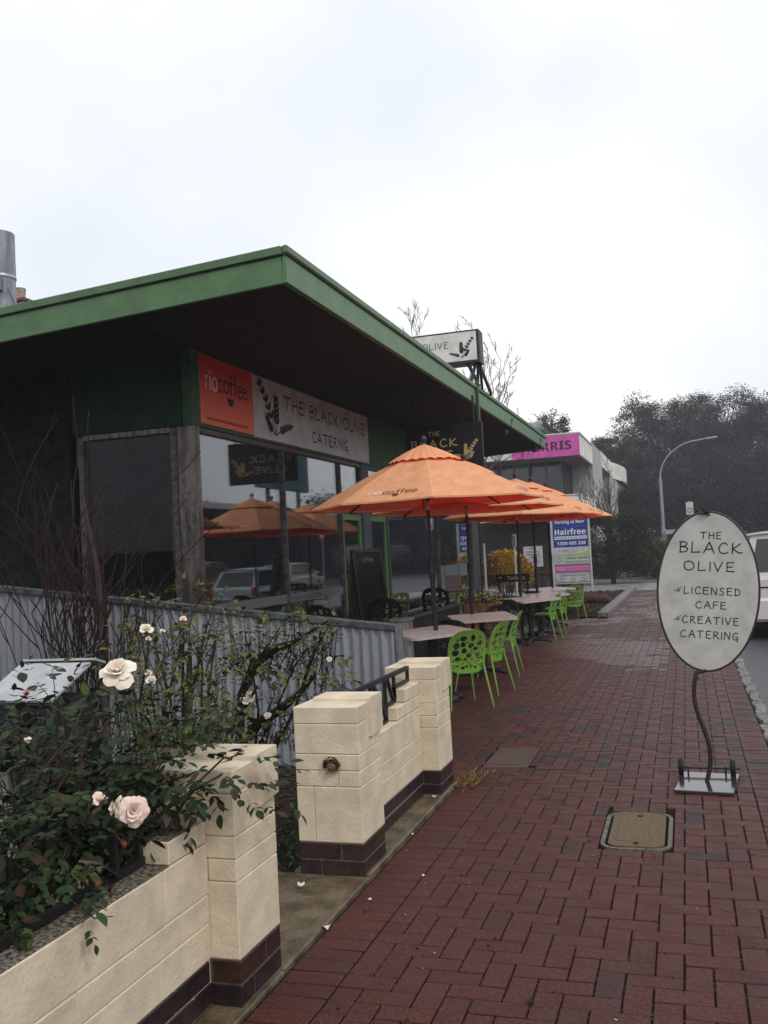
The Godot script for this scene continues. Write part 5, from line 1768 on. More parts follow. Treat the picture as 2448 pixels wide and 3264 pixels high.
# ---------------------------------------------------------------- far side of the road (seen in the shop windows)
func opposite() -> void:
	var dark := mat("far_shop", Color(0.05, 0.045, 0.045), 0.8, 0.3, "soft", 0.2)
	var s := struct("far_kerb_path", M.new().box(V(11, -0.19, -150), V(20, 0.0, 30)), mat("far_paving", Color(0.16, 0.12, 0.1)), "footpath on the far side of the road")
	for a in [[-110, -38, 5.3, "long dark shop across the road with a white verandah beam"], [-36, -14, 5.2, "dark shop across the road nearer the cafe"], [-12, 12, 5.3, "dark shop straight across the road"]]:
		var b := thing("shop_building", a[3], "building", V(0, 0, 0), 0.0, "shops across the road")
		put("wall", M.new().box(V(17, -0.1, a[0]), V(26, a[2], a[1])), dark, b)
		put("verandah_roof", M.new().cb(V(13, 4.6, a[0]), V(17, 4.75, a[1]), 0.02), mat("verandah", Color(0.1, 0.09, 0.09), 0.7, 0.3), b)
		put("verandah_beam", M.new().cb(V(12.9, 4.42, a[0]), V(13.05, 4.72, a[1]), 0.02), mat("beam_white", Color(0.6, 0.58, 0.58), 0.6, 0.3), b)
		for k in 5:
			put("window", M.new().cb(V(16.95, 0.6, lerpf(a[0], a[1], k / 5.0) + 1), V(17.02, 2.6, lerpf(a[0], a[1], (k + 0.8) / 5.0)), 0.01), mat("office_glass", Color(0.012, 0.014, 0.017)), b)
	var bb := thing("billboard", "tall teal billboard across the road mirrored in the corner window", "billboard", V(15, 0, -58))
	put("panel", M.new().cb(V(-0.15, 6.2, -4.2), V(0.15, 10.4, 4.2), 0.03), mat("teal_board", Color(0.05, 0.13, 0.15), 0.6, 0.3, "soft", 0.3), bb)
	words("lettering", "YOUR", true, 3.2, 0.9, X(V(-0.16, 9.5, 1.4), V(0, 0, 1), V(0, 1, 0)), mat("pale_print", Color(0.3, 0.4, 0.42), 0.6, 0.3), bb)
	for z in [-2.5, 2.5]:
		put("post", M.new().cb(V(-0.12, 0, z - 0.12), V(0.12, 6.2, z + 0.12), 0.02), dark, bb)
	var leafm := vmat("far_leaf")
	for a in [[24, -95, 8, 5, 21], [30, -44, 6, 3.5, 22], [26, -66, 5.5, 4, 23], [28, 2, 6, 3.5, 24]]:
		var t := thing("street_tree", ["dark round tree behind the shops across the road, far end", "dark round tree behind the shops across the road, by the billboard", "dark round tree across the road between two shops", "dark round tree across the road, nearest end"][int(a[4]) - 21], "tree", V(a[0], 0, a[1]), 0.0, "trees across the road")
		var limbs := M.new()
		limbs.tube([V(0, 0, 0), V(0, a[2] * 0.8, 0)], [0.3, 0.1], 6)
		put("crown", crown(400 + int(a[4]), a[3], a[2], 40, 90, 0.5, [Color(0.035, 0.045, 0.03), Color(0.05, 0.05, 0.035)], 0.3, limbs, 2.0, 0.34), leafm, t)
		put("trunk", limbs, mat("gum_bark", Color(0.07, 0.058, 0.052)), t)
	make_car("white hatchback driving past, mirrored in the corner window", Color(0.55, 0.57, 0.6), V(3.1, -0.12, -21.5), PI, 3.9, 1.66, 1.46, 0.5)
	make_car("dark red van across the road, mirrored in the window", Color(0.12, 0.012, 0.014), V(7.6, -0.12, -33), 0.0, 4.6, 1.8, 1.75, 0.15)
	make_car("silver wagon across the road, mirrored in the shop window", Color(0.42, 0.42, 0.42), V(8.2, -0.12, -43), 0.0, 4.5, 1.75, 1.5, 0.4)
	make_car("pale blue hatchback mirrored in the middle window", Color(0.3, 0.36, 0.4), V(3.4, -0.12, -29), 0.0, 3.9, 1.66, 1.46, 0.5)
	# weatherboard house beside the garden, out of the frame but mirrored in the side window
	var wh := thing("weatherboard_house", "grey weatherboard house wall mirrored in the dark side window", "house")
	var wbm := mat("weatherboard", Color(0.6, 0.58, 0.63), 0.7, 0.3, "soft", 0.6)
	put("wall", M.new().box(V(-13, 1.9, -1.9), V(-7.4, 4.4, -1.6)), wbm, wh)
	for k in 14:
		put("board", M.new().bx(Transform3D(Basis(V(1, 0, 0), -0.12), V(-10.2, 1.98 + 0.17 * k, -1.93)), V(5.6, 0.18, 0.02)), wbm, wh)
	put("lower_wall", M.new().box(V(-13, -0.1, -1.88), V(-7.4, 1.9, -1.6)), mat("office_dark", Color(0.03, 0.026, 0.026)), wh)

# ---------------------------------------------------------------- things on the footpath and the street
func street_things() -> void:
	var ink := mat("black_print", Color(0.012, 0.011, 0.014))
	var iron := mat("stand_iron", Color(0.022, 0.014, 0.017), 0.5, 0.5, "soft", 4.0)
	# oval sign on a bent post
	var s := thing("oval_sign", "white oval menu sign with black handwriting on a bent black post", "sign", V(0.04, 0, -6.5), 0.0)
	var face := Transform3D(Basis(V(0, 0, 1), -0.085), V(0.078, 1.25, 0))
	var rim := M.new()
	var rp := []
	for k in 65:
		var an := TAU * k / 64
		rp.append(face * V(cos(an) * 0.312, sin(an) * 0.515, 0))
	rim.tube(rp, [0.0085], 8, false)
	var board := M.new()
	var poly := PackedVector2Array()
	for k in 64:
		poly.append(Vector2(cos(TAU * k / 64) * 0.31, sin(TAU * k / 64) * 0.512))
	board.prism(poly, face.translated_local(V(0, 0, -0.006)), 0.012)
	var bd := put("board", board, mat("oval_white", Color(0.5, 0.495, 0.475), 0.4, 0.45, "pale", 1.6), s)
	put("rim", rim, iron, s)
	var x := face.translated_local(V(0, 0, 0.0075))
	for l in [["THE", 0.011, 0.362, 0.041, 0.0058, 0.125], ["BLACK", 0.012, 0.282, 0.068, 0.0074, 0.385], ["OLIVE", 0.004, 0.161, 0.058, 0.0068, 0.31], ["LICENSED", 0.024, 0.002, 0.045, 0.0056, 0.345], ["CAFE", 0.02, -0.089, 0.044, 0.0056, 0.185], ["CREATIVE", 0.018, -0.189, 0.044, 0.0056, 0.345], ["CATERING", 0.012, -0.282, 0.045, 0.0056, 0.35]]:
		var t := M.new()
		strokes(t, l[0], x.translated_local(V(l[1], l[2] - l[3] / 2, 0)), l[3], l[4], 0.28, l[5] / (text_width(l[0], 0.28) * l[3]))
		put("lettering", t, ink, bd)
	for y in [-0.012, -0.2]:
		var e := M.new()
		olive(e, x.translated_local(V(-0.185, y, 0)), 0.028)
		put("leaf_emblem", e, mat("faded_print", Color(0.12, 0.11, 0.1), 0.6, 0.3), bd)
	# wilted flower tied to the top
	var fl := M.new()
	fl.use_col = true
	for k in 26:
		fl.col = Color(0.12, 0.1, 0.05) * rng.randf_range(0.2, 1.6)
		leaf3(fl, face * V(-0.03 + rng.randf_range(-0.012, 0.012), 0.512, 0.012), V(rng.randf_range(-1, 1), rng.randf_range(-0.6, 1), rng.randf_range(-0.3, 1)), rng.randf_range(0.02, 0.045), 0.5)
	put("dried_flower", fl, vmat("far_leaf"), s)
	var post := M.new()
	var pts := []
	for k in 25:
		var a := k / 24.0
		pts.append(V(-0.005 + 0.035 * sin(PI * 2 * a) * 1.0 - 0.012 * a, 0.02 + 0.735 * a, -0.004))
	pts[24] = face * V(0, -0.512, -0.004)
	post.tube(pts, [0.014], 10)
	put("post", post, iron, s)
	var bt := Basis(V(0, 1, 0), -0.12)
	put("base_plate", M.new().cbox(Transform3D(bt, V(0.0, 0.012, 0.0)), V(0.36, 0.022, 0.5), 0.004), mat("wet_steel_plate", Color(0.03, 0.025, 0.03), 0.12, 0.8, "soft", 2.0), s)
	var ax := M.new()
	ax.tube([V(-0.19, 0.06, -0.23), V(0.21, 0.06, -0.21)], [0.007], 8)
	put("axle", ax, iron, s)
	for xx in [-0.165, 0.165]:
		var wx := Transform3D(Basis(V(0, 0, 1), PI / 2), V(xx, 0.062, -0.22 + xx * 0.05))
		put("wheel", M.new().lathe([Vector2(0.0, -0.014), Vector2(0.048, -0.016), Vector2(0.056, -0.01), Vector2(0.056, 0.01), Vector2(0.048, 0.016), Vector2(0.0, 0.014)], 20, wx), mat("car_rubber", Color(0.012, 0.012, 0.013), 0.7, 0.35), s)
		put("bracket", M.new().cb(V(xx * 0.72 - 0.006, 0.015, -0.23), V(xx * 0.72 + 0.006, 0.075, -0.2), 0.002), iron, s)
	# covers in the paving
	var c1 := thing("pit_cover", "rounded yellowish concrete pit cover in a pale frame set in the red paving", "cover", V(-0.35, 0, -5.46))
	var con := mat("cover_concrete", Color(0.17, 0.125, 0.075), 0.75, 0.35, "fine", 3.0, 0.6)
	put("frame", rounded(0.368, 0.69, 0.07, 0.1, -0.06, 0.003, 0.022), mat("cover_frame", Color(0.17, 0.155, 0.13), 0.7, 0.35, "blotch", 4.0, 0.5), c1)
	put("lid", M.new().prism(round_rect(0.145, 0.305, 0.06), X(V(0, -0.05, 0), V(1, 0, 0), V(0, 0, -1)), 0.056), con, c1)
	for z in [-0.255, 0.255]:
		put("lift_hole", M.new().lathe([Vector2(0.016, 0.0065), Vector2(0.016, 0.0075), Vector2(0.0, 0.0075)], 14, Transform3D(Basis(), V(0, 0, z))), mat("hole_dark", Color(0.015, 0.012, 0.01), 0.9, 0.2), c1)
	put("lid_panel", M.new().cb(V(-0.108, 0.004, -0.22), V(0.108, 0.0085, 0.22), 0.002), con, c1)
	var c2 := thing("pit_cover", "worn square concrete pit cover in the paving beside the far wall pillar", "cover", V(-1.36, 0, -7.22))
	var con2 := mat("cover_grey", Color(0.12, 0.08, 0.06), 0.7, 0.35, "fine", 3.0, 0.6)
	put("lid", M.new().cb(V(-0.165, -0.05, -0.33), V(0.165, 0.004, 0.33), 0.004), con2, c2)
	put("lid_panel", M.new().cb(V(-0.12, 0.004, -0.26), V(0.12, 0.008, 0.26), 0.002), con2, c2)
	for xx in [-0.14, 0.14]:
		put("rib", M.new().cb(V(xx - 0.006, 0.004, -0.3), V(xx + 0.006, 0.009, 0.3), 0.002), con2, c2)
	# tenants board
	var h := thing("tenants_board", "tall blue and white tenants board on two white posts, headed Parking at Rear", "sign", V(-3.57, 0, -31.4), 0.0)
	var wp := mat("board_white", Color(0.55, 0.54, 0.55), 0.55, 0.4, "soft", 0.6)
	for xx in [-0.62, 0.6]:
		put("post", M.new().cb(V(xx - 0.03, 0, -0.03), V(xx + 0.03, 2.5, 0.03), 0.006), wp, h)
	put("backing", M.new().box(V(-0.588, 0.31, -0.015), V(0.568, 2.46, 0.0)), wp, h)
	var blue := mat("board_blue", Color(0.02, 0.055, 0.3), 0.5, 0.4, "soft", 0.6)
	var rows := [[2.19, 2.45, blue], [1.52, 2.18, blue], [1.24, 1.5, wp], [0.97, 1.22, mat("pale_mint", Color(0.45, 0.52, 0.46), 0.55, 0.4)], [0.69, 0.95, mat("board_magenta", Color(0.45, 0.05, 0.22), 0.55, 0.4)], [0.36, 0.66, wp]]
	var ps := []
	for r in rows:
		ps.append(put("panel", M.new().cb(V(-0.57, r[0], 0.0), V(0.55, r[1], 0.012), 0.002), r[2], h))
	var wt := mat("letter_white", Color(0.72, 0.72, 0.75), 0.55, 0.4)
	var at := func(a, b, z = 0.0135): return X(V(a, b, z), V(1, 0, 0), V(0, 1, 0))
	words("lettering", "Parking at Rear", true, 0.95, 0.14, at.call(-0.01, 2.33), wt, ps[0])
	words("lettering", "Hairfree", true, 1.0, 0.2, at.call(-0.01, 2.02), wt, ps[1])
	put("strip", M.new().box(V(-0.53, 1.77, 0.012), V(0.52, 1.87, 0.0135)), wt, ps[1])
	words("lettering", "PERMANENT HAIR REDUCTION", true, 1.0, 0.05, at.call(-0.01, 1.82, 0.0145), mat("letter_blue", Color(0.03, 0.05, 0.2), 0.55, 0.4), ps[1])
	words("lettering", "1300 665 338", true, 0.92, 0.11, at.call(0.01, 1.64), wt, ps[1])
	words("lettering", "for Water", false, 0.36, 0.06, at.call(-0.26, 1.4), mat("letter_grey", Color(0.12, 0.13, 0.2), 0.55, 0.4), ps[2])
	var dr := M.new()
	ribbon(dr, [Vector2(0.02, 1.46), Vector2(0.22, 1.47), Vector2(0.2, 1.4), Vector2(0.12, 1.36), Vector2(0.05, 1.42), Vector2(0.02, 1.46)], at.call(0, 0), 0.008)
	ribbon(dr, [Vector2(0.2, 1.4), Vector2(0.3, 1.4), Vector2(0.4, 1.46)], at.call(0, 0), 0.01)
	put("drawing", dr, mat("letter_grey", Color(0.12, 0.13, 0.2)), ps[2])
	var sw := M.new()
	for k in 12:
		var a0 := k / 12.0
		var a1 := (k + 1) / 12.0
		sw.q(V(lerpf(-0.5, 0.545, a0), 1.245, 0.0128), V(lerpf(-0.5, 0.545, a1), 1.245, 0.0128), V(lerpf(-0.5, 0.545, a1), 1.25 + 0.12 * a1 * a1, 0.0128), V(lerpf(-0.5, 0.545, a0), 1.25 + 0.12 * a0 * a0, 0.0128))
	put("swoosh", sw, mat("lime_print", Color(0.36, 0.5, 0.1), 0.55, 0.4), ps[2])
	words("lettering", "Custom Health", true, 0.75, 0.085, at.call(0.14, 1.16), mat("letter_dark_green", Color(0.02, 0.07, 0.03), 0.55, 0.4), ps[3])
	words("lettering", "PHYSIOTHERAPY", true, 0.78, 0.06, at.call(0.13, 1.03), mat("letter_green", Color(0.04, 0.22, 0.1), 0.55, 0.4), ps[3])
	var hp := M.new()
	ribbon(hp, [Vector2(-0.42, 1.02), Vector2(-0.52, 1.1), Vector2(-0.5, 1.16), Vector2(-0.45, 1.16), Vector2(-0.42, 1.12), Vector2(-0.39, 1.16), Vector2(-0.34, 1.16), Vector2(-0.32, 1.1), Vector2(-0.42, 1.02)], at.call(0, 0), 0.018)
	ribbon(hp, [Vector2(-0.42, 1.15), Vector2(-0.41, 1.21)], at.call(0, 0), 0.014)
	put("apple_emblem", hp, mat("letter_dark_green", Color(0.02, 0.07, 0.03)), ps[3])
	put("strip", M.new().box(V(-0.56, 0.74, 0.012), V(0.54, 0.89, 0.0135)), mat("pale_pink", Color(0.5, 0.22, 0.42), 0.55, 0.4), ps[4])
	words("lettering", "Ladies W Fashion", false, 0.72, 0.07, at.call(0.12, 0.815, 0.0145), mat("letter_violet", Color(0.28, 0.08, 0.3), 0.55, 0.4), ps[4])
	words("lettering", "geodata Systems", true, 0.78, 0.07, at.call(0.0, 0.58), mat("letter_blue", Color(0.03, 0.05, 0.2)), ps[5])
	var gl := M.new()
	for y in [0.5, 0.455, 0.41]:
		for xx in [-0.42, -0.12, 0.2]:
			ribbon(gl, [Vector2(xx, y), Vector2(xx + 0.2, y)], at.call(0, 0), 0.012)
	for e in [[-0.56, 0.37, 0.54, 0.37], [-0.56, 0.65, 0.54, 0.65], [-0.56, 0.37, -0.56, 0.65], [0.54, 0.37, 0.54, 0.65]]:
		ribbon(gl, [Vector2(e[0], e[1]), Vector2(e[2], e[3])], at.call(0, 0), 0.012)
	put("small_print", gl, mat("letter_grey", Color(0.12, 0.13, 0.2)), ps[5])
	# private parking notice
	var p := thing("parking_notice", "white Private Parking Area notice on a rail behind the umbrella poles", "sign", V(-4.62, 0, -30.0))
	put("board", M.new().cb(V(-0.3, 0.95, -0.015), V(0.3, 1.6, 0.0), 0.004), wp, p)
	for l in [["NOTICE", 1.535, 0.2, 0.045], ["PRIVATE", 1.42, 0.4, 0.055], ["PARKING", 1.335, 0.42, 0.055], ["AREA", 1.25, 0.24, 0.055], ["AUTHORISED ONLY", 1.1, 0.38, 0.035], ["TOW AWAY", 1.03, 0.22, 0.035]]:
		words("lettering", l[0], true, l[2], l[3], X(V(0, l[1], 0.002), V(1, 0, 0), V(0, 1, 0)), ink, p)
	put("post", M.new().cb(V(-0.03, 0, -0.07), V(0.03, 1.5, -0.02), 0.005), mat("post_black", Color(0.02, 0.02, 0.022)), p)
	# parking rail and dim car behind the notice
	var rl := thing("timber_fence", "low brown timber fence behind the parking notice", "fence", V(-4.2, 0, -33.0))
	for k in 9:
		put("paling", M.new().cb(V(-1.9 + 0.3 * k, 0.0, -0.02), V(-1.62 + 0.3 * k, 0.85, 0.02), 0.005), mat("paling_brown", Color(0.06, 0.042, 0.032), 0.8, 0.3, "streak", 1.0), rl)
	put("rail", M.new().cb(V(-2.0, 0.62, 0.022), V(0.9, 0.7, 0.06), 0.005), mat("paling_brown", Color(0.06, 0.042, 0.032)), rl)
	# white marker posts by the yellow bush
	for a in [[-4.16, 1.93, 0.1, 0.32, "white post with a grey fluted head right of the yellow bush"], [-4.95, 1.74, 0.05, 0.0, "thin plain white post left of the yellow bush"]]:
		var m := thing("marker_post", a[4], "post", V(a[0], 0, -24), 0.0)
		put("shaft", M.new().cb(V(-0.025, 0, -0.025), V(0.025, a[1] - a[3], 0.025), 0.006), wp, m)
		if a[3] > 0:
			put("head", M.new().cb(V(-0.05, a[1] - a[3], -0.05), V(0.05, a[1], 0.05), 0.008), mat("head_grey", Color(0.3, 0.3, 0.32), 0.5, 0.4), m)
			for k in 3:
				put("flute", M.new().box(V(-0.03 + 0.025 * k, a[1] - a[3] + 0.03, 0.05), V(-0.02 + 0.025 * k, a[1] - 0.03, 0.052)), ink, m)
	# yellow bush
	var yb := thing("yellow_bush", "rounded bush, golden yellow on top and dry brown at its left side", "bush", V(-4.78, 0, -26))
	yb.scale = Vector3.ONE * 1.16
	var ym := M.new()
	ym.use_col = true
	for k in 5200:
		var an := rng.randf() * TAU
		var v := rng.randf()
		var rr := 0.62 + 0.06 * sin(an * 5) + rng.randf_range(-0.14, 0.05)
		var p2 := V(cos(an) * rr * sqrt(1 - v * v), 0.72 + 0.55 * v + rng.randf_range(-0.06, 0.05), sin(an) * rr * sqrt(1 - v * v))
		if rng.randf() < 0.3:
			p2.y = rng.randf_range(0.5, 0.85)
		var brown := p2.x < -0.15 + rng.randf_range(-0.2, 0.2) and p2.y < 1.2
		ym.col = (Color(0.16, 0.09, 0.045) if brown else Color(0.5, 0.3, 0.025)) * rng.randf_range(0.5, 1.25)
		leaf3(ym, p2, V(p2.x, -0.5 if brown else 0.4, p2.z) + V(rng.randf_range(-0.7, 0.7), rng.randf_range(-0.6, 0.6), rng.randf_range(-0.7, 0.7)), rng.randf_range(0.05, 0.1), 0.35)
	put("foliage", ym, vmat("leaf_mix"), yb)
	var ys := M.new()
	for k in 7:
		ys.tube([V(0, 0, 0), V(rng.randf_range(-0.4, 0.4), 0.85, rng.randf_range(-0.4, 0.4))], [0.02, 0.012], 5)
	put("stem", ys, mat("bare_bark", Color(0.1, 0.08, 0.07)), yb)
	var gb := thing("green_plants", "clump of dark strappy green plants under the yellow bush", "plant", V(-3.55, 0, -20.9))
	var gm := M.new()
	gm.use_col = true
	for k in 1600:
		gm.col = Color(0.025, 0.065, 0.025) * rng.randf_range(0.4, 1.5)
		var p3 := V(rng.randfn() * 0.5, rng.randf_range(0.02, 0.2), rng.randfn() * 0.35)
		leaf3(gm, p3, V(rng.randf_range(-0.8, 0.8), 1.0, rng.randf_range(-0.8, 0.8)), rng.randf_range(0.2, 0.42), 0.12)
	put("blades", gm, vmat("leaf_mix"), gb)
	# log on the bark
	var lg := thing("fallen_log", "weathered brown log lying on the bark of the garden bed", "log", V(-2.45, 0.1, -24.6))
	var lm := M.new()
	lm.tube([V(-0.65, 0.02, 0.1), V(-0.3, 0.08, 0.03), V(0.1, 0.1, 0), V(0.5, 0.04, -0.08)], [0.06, 0.1, 0.12, 0.09], 12)
	put("trunk", lm, mat("log_bark", Color(0.1, 0.055, 0.035), 0.85, 0.3, "streak", 3.0, 0.8), lg)
	# street lamp with a long curved arm
	var sl := thing("street_lamp", "tall grey street lamp with a long curved arm in front of the gum trees", "lamp", V(-1.02, 0, -50))
	var galv := mat("lamp_grey", Color(0.3, 0.32, 0.35), 0.45, 0.5, "soft", 0.6, 0, 0.3)
	put("pole", M.new().lathe([Vector2(0.12, -0.1), Vector2(0.095, 0.9), Vector2(0.08, 4.6), Vector2(0.06, 4.66), Vector2(0.052, 4.7)], 14), galv, sl)
	var arm := M.new()
	var ap := []
	for k in 17:
		var a := PI / 2 * k / 16.0
		ap.append(V(2.0 * (1 - cos(a)), 4.65 + 1.85 * sin(a), 0))
	ap.append(V(2.35, 6.56, 0))
	arm.tube(ap, [0.055, 0.05, 0.045, 0.042, 0.04, 0.035], 10)
	put("arm", arm, galv, sl)
	put("lamp_head", M.new().cbox(Transform3D(Basis(V(0, 0, 1), 0.06), V(2.6, 6.56, 0)), V(0.55, 0.1, 0.22), 0.04), mat("lamp_head_grey", Color(0.3, 0.31, 0.33), 0.5, 0.4), sl)
	put("access_door", M.new().cb(V(-0.05, 0.9, 0.09), V(0.05, 1.3, 0.115), 0.005), mat("lamp_head_grey", Color(0.3, 0.31, 0.33)), sl)
	var ss := thing("street_name_blade", "pale street name blade fixed to the grey lamp pole", "sign", V(-0.95, 1.98, -49.9), -0.25)
	put("blade", M.new().bx(Transform3D(Basis(V(0, 0, 1), 0.04), V(0.62, 0, 0.06)), V(1.2, 0.22, 0.02)), mat("blade_white", Color(0.4, 0.41, 0.42), 0.5, 0.4), ss)
	put("clamp", M.new().cb(V(-0.16, -0.12, -0.2), V(0.06, 0.12, 0.08), 0.01), galv, ss)
	# red and white signs farther on
	var np := thing("no_standing_sign", "small white sign with a red mark just above the oval sign", "sign", V(0.25, 0, -40))
	put("post", M.new().lathe([Vector2(0.03, -0.1), Vector2(0.03, 3.1)], 8), galv, np)
	put("plate", M.new().cb(V(-0.14, 2.55, 0.03), V(0.14, 3.05, 0.045), 0.005), wp, np)
	var rd := M.new()
	var rg := []
	for k in 17:
		rg.append(Vector2(cos(TAU * k / 16) * 0.08, 2.72 + sin(TAU * k / 16) * 0.09))
	ribbon(rd, rg, X(V(0, 0, 0.047), V(1, 0, 0), V(0, 1, 0)), 0.035)
	put("red_ring", rd, mat("sign_red", Color(0.35, 0.02, 0.02), 0.5, 0.4), np)
	for a in [[4.55, 2.62, -38, 0.42, "red and white give way triangle above the white car"], [-3.9, 1.62, -62, 0.6, "red and white give way triangle low beside the small tree"]]:
		var g := thing("give_way_sign", a[4], "sign", V(a[0], 0, a[2]))
		put("post", M.new().lathe([Vector2(0.03, -0.1), Vector2(0.03, a[1] + 0.3)], 8), galv, g)
		var w: float = a[3]
		put("red_triangle", M.new().prism(PackedVector2Array([Vector2(-w, a[1] + w * 0.7), Vector2(0, a[1] - w * 0.95), Vector2(w, a[1] + w * 0.7)]), X(V(0, 0, 0.03), V(1, 0, 0), V(0, 1, 0)), 0.02), mat("sign_red", Color(0.35, 0.02, 0.02)), g)
		put("white_triangle", M.new().prism(PackedVector2Array([Vector2(-w * 0.6, a[1] + w * 0.45), Vector2(0, a[1] - w * 0.5), Vector2(w * 0.6, a[1] + w * 0.45)]), X(V(0, 0, 0.05), V(1, 0, 0), V(0, 1, 0)), 0.004), wp, g)
	# white four wheel drive parked at the kerb
	var car := make_car("white car parked at the kerb behind the oval sign, half out of the picture", Color(0.6, 0.58, 0.57), V(1.62, -0.12, -18.6), 0.03, 4.1, 1.74, 1.74, 0.12)
	put("number_plate", M.new().cb(V(-0.19, 0.62, 2.06), V(0.19, 0.74, 2.075), 0.004), wp, car)
	words("lettering", "S", true, 0.06, 0.08, X(V(-0.14, 0.68, 2.077), V(1, 0, 0), V(0, 1, 0)), ink, car)
	var wi := M.new()
	wi.tube([V(-0.2, 1.08, 2.03), V(-0.2, 1.02, 2.06), V(0.3, 1.06, 2.05)], [0.012], 6)
	put("wiper", wi, mat("car_rubber", Color(0.012, 0.012, 0.013)), car)
	put("crease", M.new().cb(V(-0.72, 0.845, 2.06), V(0.72, 0.87, 2.068), 0.003), mat("car_rubber", Color(0.012, 0.012, 0.013)), car)

func round_rect(w: float, h: float, r: float) -> PackedVector2Array:
	var poly := PackedVector2Array()
	for c in 4:
		for k in 6:
			var an := PI / 2 * c + PI / 2 * k / 5.0
			poly.append(Vector2((w - r) * (1 if c in [0, 3] else -1) + r * cos(an), (h - r) * (1 if c < 2 else -1) + r * sin(an)))
	return poly

func rounded(w: float, h: float, r0: float, r1: float, y0: float, y1: float, thick: float) -> M:   # a ring with rounded corners
	var a := round_rect(w / 2, h / 2, r1)
	var b := round_rect(w / 2 - thick, h / 2 - thick, r0)
	var m := M.new()
	for k in a.size():
		var j := (k + 1) % a.size()
		var top := [V(a[k].x, y1, -a[k].y), V(a[j].x, y1, -a[j].y), V(b[j].x, y1, -b[j].y), V(b[k].x, y1, -b[k].y)]
		m.qo(top[0], top[1], top[2], top[3], V(0, -10, 0))
		m.qo(V(a[k].x, y0, -a[k].y), V(a[j].x, y0, -a[j].y), top[1], top[0], Vector3())
		m.q(V(b[j].x, y0, -b[j].y), V(b[k].x, y0, -b[k].y), top[3], top[2])
	return m

# ---------------------------------------------------------------- garden
func leaflet(ln: float) -> M:   # a folded rose leaflet lying along +z, upper side +y
	var m := M.new()
	var w := [0.0, 0.2, 0.29, 0.27, 0.17, 0.0]
	var c := []
	var l := []
	var r := []
	for k in 6:
		var a := k / 5.0
		var droop := -0.14 * a * a
		c.append(V(0, droop * ln - 0.02 * ln * sin(PI * a), a * ln))
		l.append(V(-w[k] * ln, droop * ln + 0.05 * ln * sin(PI * a), a * ln))
		r.append(V(w[k] * ln, droop * ln + 0.05 * ln * sin(PI * a), a * ln))
	for k in 5:
		if k < 4:
			m.q(c[k], r[k], r[k + 1], c[k + 1]) if k > 0 else m.t(c[k], r[1], c[1])
			m.q(l[k], c[k], c[k + 1], l[k + 1]) if k > 0 else m.t(c[0], c[1], l[1])
		else:
			m.t(c[4], r[4], c[5])
			m.t(l[4], c[4], c[5])
	# normals of q/t above point down for this order; turn the sheet over
	for k in range(0, m.i.size(), 3):
		var h := m.i[k]
		m.i[k] = m.i[k + 1]
		m.i[k + 1] = h
	for k in m.n.size():
		m.n[k] = -m.n[k]
	return m

func frame_to(d: Vector3, up: Vector3) -> Basis:   # +z along d, +y near up
	d = d.normalized()
	var s := up.cross(d).normalized()
	if s.length() < 0.5:
		s = V(1, 0, 0).cross(d).normalized()
	return Basis(s, d.cross(s).normalized(), d)

func compound(list: Array, p: Vector3, d: Vector3, size: float) -> void:   # five leaflets on a stalk
	d = d.normalized()
	var up := (V(0, 1, 0) + V(rng.randf_range(-0.5, 0.5), 0, rng.randf_range(-0.5, 0.5))).normalized()
	var s := up.cross(d).normalized()
	var lay := [[1.0, 0.0, 1.0], [0.72, 1.0, 0.85], [0.72, -1.0, 0.85], [0.42, 1.0, 0.7], [0.42, -1.0, 0.7]]
	for a in lay:
		var dd: Vector3 = d if a[1] == 0.0 else (d * 0.55 + s * a[1]).normalized()
		dd += V(rng.randf_range(-0.2, 0.2), rng.randf_range(-0.4, 0.1), rng.randf_range(-0.2, 0.2))
		list.append(Transform3D(frame_to(dd, up).scaled(Vector3.ONE * size * a[2] * rng.randf_range(0.85, 1.15)), p + d * size * 2.0 * a[0]))

func petal_mesh(cup := 0.25, curl := 0.3) -> M:
	var m := M.new()
	var at := func(a, b):
		var x: float = (a - 0.5) * 2.0
		var w: float = 0.58 * pow(sin(PI * (0.07 + 0.6 * b)), 0.8)
		var y: float = b * (1.0 - 0.22 * x * x) + 0.035 * sin(x * 5.0 + 1.0) * b
		return V(x * w, y, 0.26 * sin(PI * b * 0.75) * (1 - b * 0.5) + cup * x * x * (1 - b * 0.3) - curl * pow(b, 4) + 0.04 * sin(x * 7.0) * b * b)
	m.grid(at, 7, 6)
	return m

var petal_cup: Mesh
var petal_flat: Mesh

